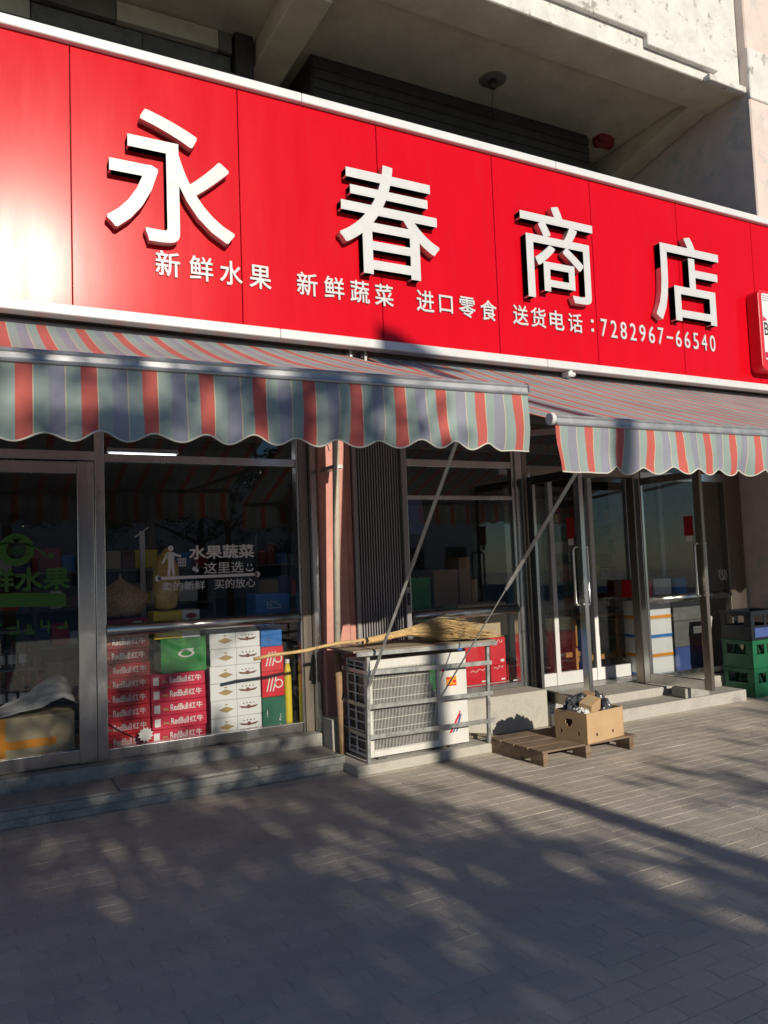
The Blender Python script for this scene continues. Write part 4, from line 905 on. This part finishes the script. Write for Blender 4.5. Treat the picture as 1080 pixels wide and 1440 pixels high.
for k in range(n+1): x = gx0+(gx1-gx0)*k/n; gr.box(x-.0017, x+.0017, AY0-.006, AY0-.001, gz0-.01, gz1+.01)
for k in range(9): z = gz0+(gz1-gz0)*k/8; gr.box(gx0-.012, gx1+.012, AY0-.001, AY0+.004, z-.002, z+.002)
part('grille', gr, M['ac_white'], ac)
rx = AX1-.24
lg = MB(); ring(lg, rx+.01, AZ1-.135, 0, .015, AY0-.0045, AY0-.0031, 14); part('logo_dot', lg, M['pink_print'], ac)
part('logo_print', strokes(MB(), rx+.04, rx+.13, AZ1-.148, AZ1-.122, AY0-.0034, 5, 6), M['crate_blue'], ac)
st = part('energy_sticker', MB().box(rx+.035, rx+.135, AY0-.0045, AY0-.0031, AZ1-.27, AZ1-.195), M['orange_tape'], ac); part('sticker_print', MB().box(rx+.10, rx+.132, AY0-.0056, AY0-.0046, AZ1-.245, AZ1-.225).box(rx+.038, rx+.075, AY0-.0056, AY0-.0046, AZ1-.215, AZ1-.200).box(rx+.035, rx+.135, AY0-.0056, AY0-.0046, AZ1-.27, AZ1-.262), M['red_print'], st)
def para(mb, x, z, w, h, sk): mb.slab([(x, z), (x+w, z), (x+w+sk, z+h), (x+sk, z+h)], AY0-.0045, AY0-.0031)
l2 = MB(); para(l2, rx+.045, AZ0+.095, .022, .145, .095); para(l2, rx+.145, AZ0+.235, .012, .03, .006); part('stripe_print', l2, M['pink_print'], ac)
l2 = MB(); para(l2, rx+.075, AZ0+.095, .012, .06, .04); para(l2, rx+.125, AZ0+.16, .018, .075, .03); para(l2, rx+.105, AZ0+.10, .014, .07, .045); part('stripe_print', l2, M['crate_blue'], ac)
part('foot', MB().box(AX0+.08, AX0+.16, AY0-.005, AY1+.01, .081, .099), M['ac_dark'], ac); part('foot', MB().box(AX1-.2, AX1-.12, AY0-.005, AY1+.01, .081, .099), M['ac_dark'], ac)
part('refrigerant_pipe', MB().tube([(AX1-.02, AY0+.18, .45), (AX1+.03, AY0+.18, .47), (AX1+.045, AY0+.19, .40), (AX1+.03, AY0+.2, .34), (AX1-.01, AY0+.2, .33)], .009, 8), M['ac_white'], ac, smooth=True)
RY = 5.45
rack = thing('metal_rack', 'grey steel rack with plank shelf standing over the air conditioner', 'rack', (3.3, 5.6, .08))
plx, prx = 2.735, 3.86
for x_, z1_ in ((plx, .915), (prx, .90)):
    for y_ in (RY, 5.93): part('post', MB().bar((x_-.02, y_, .081), (x_+.005, y_, z1_), .028, .028, (0,1,0)), M['galv'], rack, bevel=.002)
for pl, pr in ((947, 932), (995, 975), (1038, 1014)):
    za, zb = onY(515, pl, RY-.02).z, onY(686, pr, RY-.02).z
    part('rail', MB().bar((plx-.01, RY-.019, za), (prx+.03, RY-.019, zb), .008, .036), M['galv'], rack, bevel=.001)
    part('side_rail', MB().bar((plx-.012, RY+.016, za), (plx-.012, 5.914, za), .008, .03), M['galv'], rack)
zsL, zsR = .922, .906
for k in range(3):
    y0_ = 5.41+k*.185
    c0 = Vector((2.60, y0_+.09, zsL+.012)); c1 = Vector((3.93, y0_+.09, zsR+.012))
    part('shelf_board', MB().bar(c0, c1, .178, .018), M['wood_grey'], rack, bevel=.003)
part('shelf_edge', MB().bar((2.62, 5.40, zsL-.006), (3.93, 5.40, zsR-.006), .012, .035), M['galv'], rack, bevel=.002)
# leftover laths behind the unit on the slab
for k, (a, b) in enumerate((((3.72, 5.75, .095), (4.02, 5.50, .095)), ((3.74, 5.85, .10), (3.92, 5.52, .12)))):
    tag(part('lath', MB().bar(a, b, .03, .018), M['wood_grey'], None), ('long' if k == 0 else 'short') + ' wooden lath lying on the slab right of the air conditioner', 'lath')

# broom lying on the rack
bro = thing('broom', 'straw broom with bamboo handle lying on top of the rack', 'broom', (3.3, 5.55, .95))
hp0 = onY(357, 927, 5.62); hp1 = onY(500, 905, 5.60); hp2 = onY(545, 893, 5.58)
pts = [hp0.lerp(hp2, t/8) + Vector((0, 0, .006*math.sin(t*1.7))) for t in range(9)]
part('handle', MB().tube(pts, [.0125+.002*(i % 2) for i in range(9)], 10), M['bamboo'], bro, smooth=True)
bs0 = onY(510, 903, 5.58); bs1 = onY(572, 889, 5.56); bs2 = onY(622, 885, 5.54); bs3 = onY(690, 897, 5.50)
br = MB(); rr = random.Random(5)
for k in range(900):
    a = rr.uniform(0, 2*math.pi); q_ = math.sqrt(rr.random()); ln = rr.uniform(.35, 1.05)
    def off(sp): return Vector((0, math.cos(a)*q_*sp, math.sin(a)*q_*sp*.8))
    jt = Vector((rr.gauss(0,.016), rr.gauss(0,.024), rr.gauss(0,.015)))
    p0 = bs0+off(.022); p1 = bs1+off(.034); p2 = bs2+off(.082)+jt; p3 = bs2.lerp(bs3, ln)+off(.082*(1.2-.75*ln))+jt*2
    for p in (p1, p2, p3): p.z = max(p.z, .948)
    br.tube([p0, p1, p2, p3], [.0026, .0026, .0024, .0012], 3, cap=False)
o = part('bristles', br, M['straw'], bro); o['kind'] = 'stuff'
for t in (.25, .6, .95):
    c_ = bs0.lerp(bs1, t); part('binding', MB().tube([c_-Vector((.006,0,0)), c_+Vector((.006,0,0))], .026+.011*t, 14), M['bamboo'], bro, smooth=True)

# ================================================================== PROP POLES (flat bars holding the awnings)
def prop(label, top, bot, w0, w1, mid=None):
    o = thing('prop_pole', label, 'pole', bot, 'thin poles slanting from the awnings')
    top, bot = Vector(top), Vector(bot); m_ = top.lerp(bot, .5)
    part('upper_rod', MB().bar(top, m_, w0, .010, (0,1,0)), M['galv'], o, bevel=.001); part('lower_rod', MB().bar(m_, bot, w1, .008, (0,1,0)), M['galv'], o, bevel=.001); part('joint', MB().tube([m_+(top-m_)*.03, m_-(top-m_)*.03], .014, 8), M['galv'], o)
t1 = onY(646, 610, 4.6); b1 = onY(519, 965, RY-.05)
prop('thin pole slanting from under the left awning down to the rack', t1, b1, .028, .024)
t2 = onY(816, 655, 4.5); b2 = onY(617, 985, RY-.035)
prop('pale strap-like pole slanting from the right awning down across the air conditioner', t2, b2, .032, .011)
pl = onY(545, 985, RY-.03)
# ================================================================== PALLET AND CARDBOARD BOX
pal = thing('pallet', 'low brown wooden pallet lying on the pavement by the doorstep', 'pallet', (4.35, 5.1, 0))
for x_ in (3.90, 4.33, 4.80):
    sk = -.03
    mb = MB(); mb.hslab([(x_, 4.83), (x_+.045, 4.825), (x_+.02+sk, 5.46), (x_-.025+sk, 5.465)], .035, .102); mb.hslab([(x_, 4.83), (x_+.045, 4.825), (x_+.042, 4.98), (x_-.003, 4.985)], 0, .0349); mb.hslab([(x_-.006, 5.10), (x_+.039, 5.095), (x_+.02+sk, 5.46), (x_-.025+sk, 5.465)], 0, .0349)
    part('stringer', mb, M['wood_brown'], pal, bevel=.003)
for k, (a, b) in enumerate(((4.82, 4.985), (4.99, 5.15), (5.156, 5.31), (5.316, 5.47))):
    part('deck_board', MB().hslab([(3.885-.01*k, a), (4.86-.008*k, a-.01), (4.86-.008*k, b-.01), (3.885-.01*k, b)], .1025, .118), M['wood_brown'], pal, bevel=.003)
cb = thing('cardboard_box', 'open tan cardboard box with hand holes standing on the pallet', 'box', (4.55, 5.0, .12))
an = R(8); u = Vector((math.cos(an), math.sin(an), 0)); v = Vector((-math.sin(an), math.cos(an), 0)); c0 = Vector((4.315, 4.79, .119)); W, D, H_, t = .46, .33, .235, .006
def wallp(o_, ud, nd, ln, holes):
    # wall from o_ along ud, height H_, with rectangular-ish holes cut out as gaps between strips
    mb = MB(); zs_ = sorted(set([0, H_]+[h_[2] for h_ in holes]+[h_[3] for h_ in holes]))
    for za, zb in zip(zs_[:-1], zs_[1:]):
        hs_ = sorted([(h_[0], h_[1]) for h_ in holes if h_[2] <= za+1e-6 and h_[3] >= zb-1e-6]); s_ = 0
        for h0, h1 in hs_+[(ln, ln)]:
            if h0 > s_+1e-6:
                mb.obox(o_+ud*(s_+h0)/2+nd*t/2+Vector((0,0,(za+zb)/2)), ud*(h0-s_)/2, nd*t/2, Vector((0,0,(zb-za)/2)))
            s_ = h1
    return mb
part('side', wallp(c0, u, v, W, [(.11, .128, .045, .07), (.31, .328, .045, .07)]), M['cardboard'], cb)
part('side', wallp(c0+v*D, -v, u, D, [(.055, .075, .055, .083), (.235, .255, .055, .083), (.115, .185, .135, .175), (.13, .17, .115, .135)]), M['cardboard'], cb)
part('side', wallp(c0+v*(D-t), u, v, W, []), M['cardboard'], cb); part('side', wallp(c0+u*(W-t)+v*D, -v, u, D, []), M['cardboard'], cb)
part('bottom', MB().obox(c0+u*W/2+v*D/2+Vector((0,0,.004)), u*(W/2-.007), v*(D/2-.007), Vector((0,0,.003))), M['cardboard'], cb)
def BC(a, b, z): return c0+u*a+v*b+Vector((0,0,z))
lump('black_bag', 'crumpled black plastic bag piled at the back of the cardboard box', 'bag', BC(.15, .20, .15), .118, .068, .105, 'black_plastic', seed=1, crumple=True)
lump('dark_bag', 'slumped dark grey bag at the right of the cardboard box', 'bag', BC(.345, .155, .14), .08, .085, .105, 'black_plastic', seed=2, crumple=True)
lump('pale_film', 'crumpled pale plastic film lining the cardboard box at its left', 'plastic film', BC(.09, .11, .15), .055, .07, .06, 'clear_film', seed=7, crumple=True)
def tilted(name, label, c, s_, eul):
    mm = Matrix.Rotation(eul[2], 3, 'Z') @ Matrix.Rotation(eul[1], 3, 'Y') @ Matrix.Rotation(eul[0], 3, 'X')
    o = thing(name, label, 'box', c); part('case', MB().obox(c, mm @ Vector((s_[0],0,0)), mm @ Vector((0,s_[1],0)), mm @ Vector((0,0,s_[2]))), M['cardboard_dark' if 'back' in label else 'cardboard'], o, bevel=.002)
    part('tape', MB().obox(Vector(c)+mm @ Vector((0,0,s_[2]+.0006)), mm @ Vector((s_[0]*.98,0,0)), mm @ Vector((0,s_[1]*.25,0)), mm @ Vector((0,0,.0006))), M['beige_print'], o)
tilted('small_carton', 'small tan carton tilted on top inside the cardboard box', BC(.17, .10, .265), (.085, .055, .05), (R(12), R(-14), R(20)))
tilted('small_carton', 'small brown carton leaning at the back inside the cardboard box', BC(.30, .21, .275), (.06, .05, .06), (R(8), R(35), R(30)))

# ceiling lamp plate and rag in the upper recess
lp = onZ(693, 112, 7.119); cl = thing('ceiling_rose', 'old round lamp fitting on the ceiling of the upper recess', 'lamp', (lp.x, lp.y, 7.1))
part('plate', MB().lathe([(.15,-.012),(.16,0)], (lp.x, lp.y, 7.119), 24), M['soffit_dark'], cl); part('socket', MB().lathe([(.03,-.11),(.045,-.09),(.05,-.0125)], (lp.x, lp.y, 7.119), 14), M['shutter_dark'], cl, smooth=True)
part('wire', MB().tube([(lp.x, lp.y, 7.01), (lp.x+.15, lp.y+.25, 6.95), (lp.x+.5, lp.y+.6, 6.9)], .004, 4), M['black_frame'], cl)
rp = onY(845, 195, 7.45); lump('red_rag', 'faded red cloth bundle on the dark shutter box above the sign', 'cloth', (rp.x, 7.40, rp.z-.14), .17, .11, .16, 'dark_red_print', amp=.3, fr=4, seed=4)

# ================================================================== STREET BEHIND THE VIEWER: trees and pole that shade the shopfront
def tree(label, x, y, h, trunk_r, blobs, nleaf, seed):
    r_ = random.Random(seed); o = thing('street_tree', label, 'tree', (x, y, 0), 'street trees along the kerb')
    tr = MB(); tr.tube([(x, y, -.01), (x+.04, y, h*.25), (x-.03, y+.05, h*.45), (x+.05, y, h*.7)], [trunk_r*1.25, trunk_r, trunk_r*.8, trunk_r*.4], 10)
    fork = Vector((x-.03, y+.05, h*.42))
    for b in blobs:
        c_ = Vector(b[:3]); mid = fork.lerp(c_, .5)+Vector((0, 0, .12)); tr.tube([fork, mid, c_], [trunk_r*.5, trunk_r*.3, trunk_r*.1], 6)
        for k in range(5):
            e_ = c_+Vector((r_.uniform(-1,1)*b[3], r_.uniform(-1,1)*b[3]*.8, r_.uniform(-.8,.8)*b[4])); tr.tube([mid.lerp(c_, .6), e_], [trunk_r*.16, .008], 5)
    part('trunk', tr, M['bark'], o, smooth=True)
    tot = sum(b[3]*b[4]*b[5] for b in blobs); vs_ = []; fs_ = []
    for b in blobs:
        nl = int(nleaf*b[3]*b[4]*b[5]/tot); c_ = Vector(b[:3]); ncl = max(6, nl//45)
        cl_ = []
        for k in range(ncl):
            while True:
                q_ = Vector((r_.uniform(-1,1), r_.uniform(-1,1), r_.uniform(-1,1)))
                if q_.length < 1: break
            cl_.append(c_+Vector((q_.x*b[3], q_.y*b[3]*.8, q_.z*b[4])))
        for k in range(nl):
            p = r_.choice(cl_)+Vector((r_.gauss(0,.17), r_.gauss(0,.17), r_.gauss(0,.13)))
            a = Vector((r_.uniform(-1,1), r_.uniform(-1,1), r_.uniform(-.6,.6))).normalized(); w = a.cross(Vector((r_.uniform(-1,1), r_.uniform(-1,1), r_.uniform(-1,1)))).normalized()
            L_ = r_.uniform(.055,.095); W_ = L_*.55; bq = len(vs_)
            vs_ += [tuple(p-a*L_), tuple(p+w*W_), tuple(p+a*L_), tuple(p-w*W_)]; fs_.append((bq, bq+1, bq+2, bq+3))
    part('crown', MB().add(vs_, fs_), M['leaf'], o); return o
# blobs: x, y, z, radius across, radius up, density
tree('leafy street tree behind the viewer shading the left shopfront', .9, -8, 7.0, .13,
     [(-2.8,-8,4.9,1.2,1.7,1.), (-1.2,-8,5.0,1.2,1.7,1.), (.2,-8.2,4.6,1.2,1.6,1.2), (1.5,-7.8,4.2,1.1,1.35,1.35), (2.6,-8,4.1,.95,1.15,1.4), (3.35,-8,3.6,.62,.85,1.3), (3.95,-8,3.55,.4,.45,1.3), (2.9,-8,5.0,.5,.6,.8), (1.5,-8,5.7,.95,.6,.75),
      (-1.0,-8,6.5,1.2,.45,.7), (.6,-8,6.5,1.1,.5,.65), (1.7,-8,6.6,.8,.4,.8), (2.45,-8,6.5,.6,.4,.8)], 18000, 3)
tree('thin street tree behind the viewer shading the right pavement', 6.4, -8.5, 6.2, .09,
     [(5.6,-8.5,4.35,.75,.35,.5), (6.9,-8.5,4.5,.9,.4,.55), (8.3,-8.5,4.6,.9,.6,.8), (9.6,-8.6,4.9,1.0,.9,.9)], 2300, 5)
pole = thing('utility_pole', 'concrete utility pole behind the viewer casting the straight shadow', 'pole', (4.05, -7.5, 0))
part('shaft', MB().tube([(4.12, -7.5, -.01), (4.10, -7.5, 8.05)], [.115, .085], 14), M['concrete'], pole, smooth=True); part('cross_arm', MB().box(3.72, 4.55, -7.54, -7.46, 7.93, 8.03), M['galv'], pole); part('shadow_wedge', MB().slab([(3.75, 8.031), (4.45, 8.031), (3.95, 8.30), (3.75, 8.35)], -7.58, -7.42), M['galv'], pole)  # unseen pole-top wedge shaped to cast a triangular shadow on the sign
far = thing('added_building', 'added two-storey building across the street behind the viewer, darkening the glass reflections', 'building', (3, -30, 0))  # unseen, added so the window glass reflects less bright sky
part('wall', MB().box(-22, 30, -34, -30, 0, 7.2), M['pink_pale'], far); part('roof', MB().box(-22.3, 30.3, -34.3, -29.7, 7.2, 7.5), M['concrete'], far)
wme = MB().box(-.8, .8, -29.99, -29.95, -.7, .7).mesh('window', M['black_frame'])
for k in range(16):
    for z_ in (1.8, 5.2): o = link('window', wme, far); o.matrix_parent_inverse = Matrix.Translation(-far.location); o.location = (-20+k*3.2, 0, z_)
tree('tall round tree across the street behind the viewer', -4, -20, 6.5, .2, [(-4,-20,4.2,2.6,2.0,1.), (-1,-20.5,4.0,2.2,1.8,1.)], 3000, 7)
tree('spreading tree across the street to the right behind the viewer', 9, -21, 6.5, .2, [(9,-21,4.2,2.6,2.0,1.), (6,-21.5,4.0,2.2,1.8,1.), (12,-21,4.,2.4,1.9,1.)], 3600, 8)
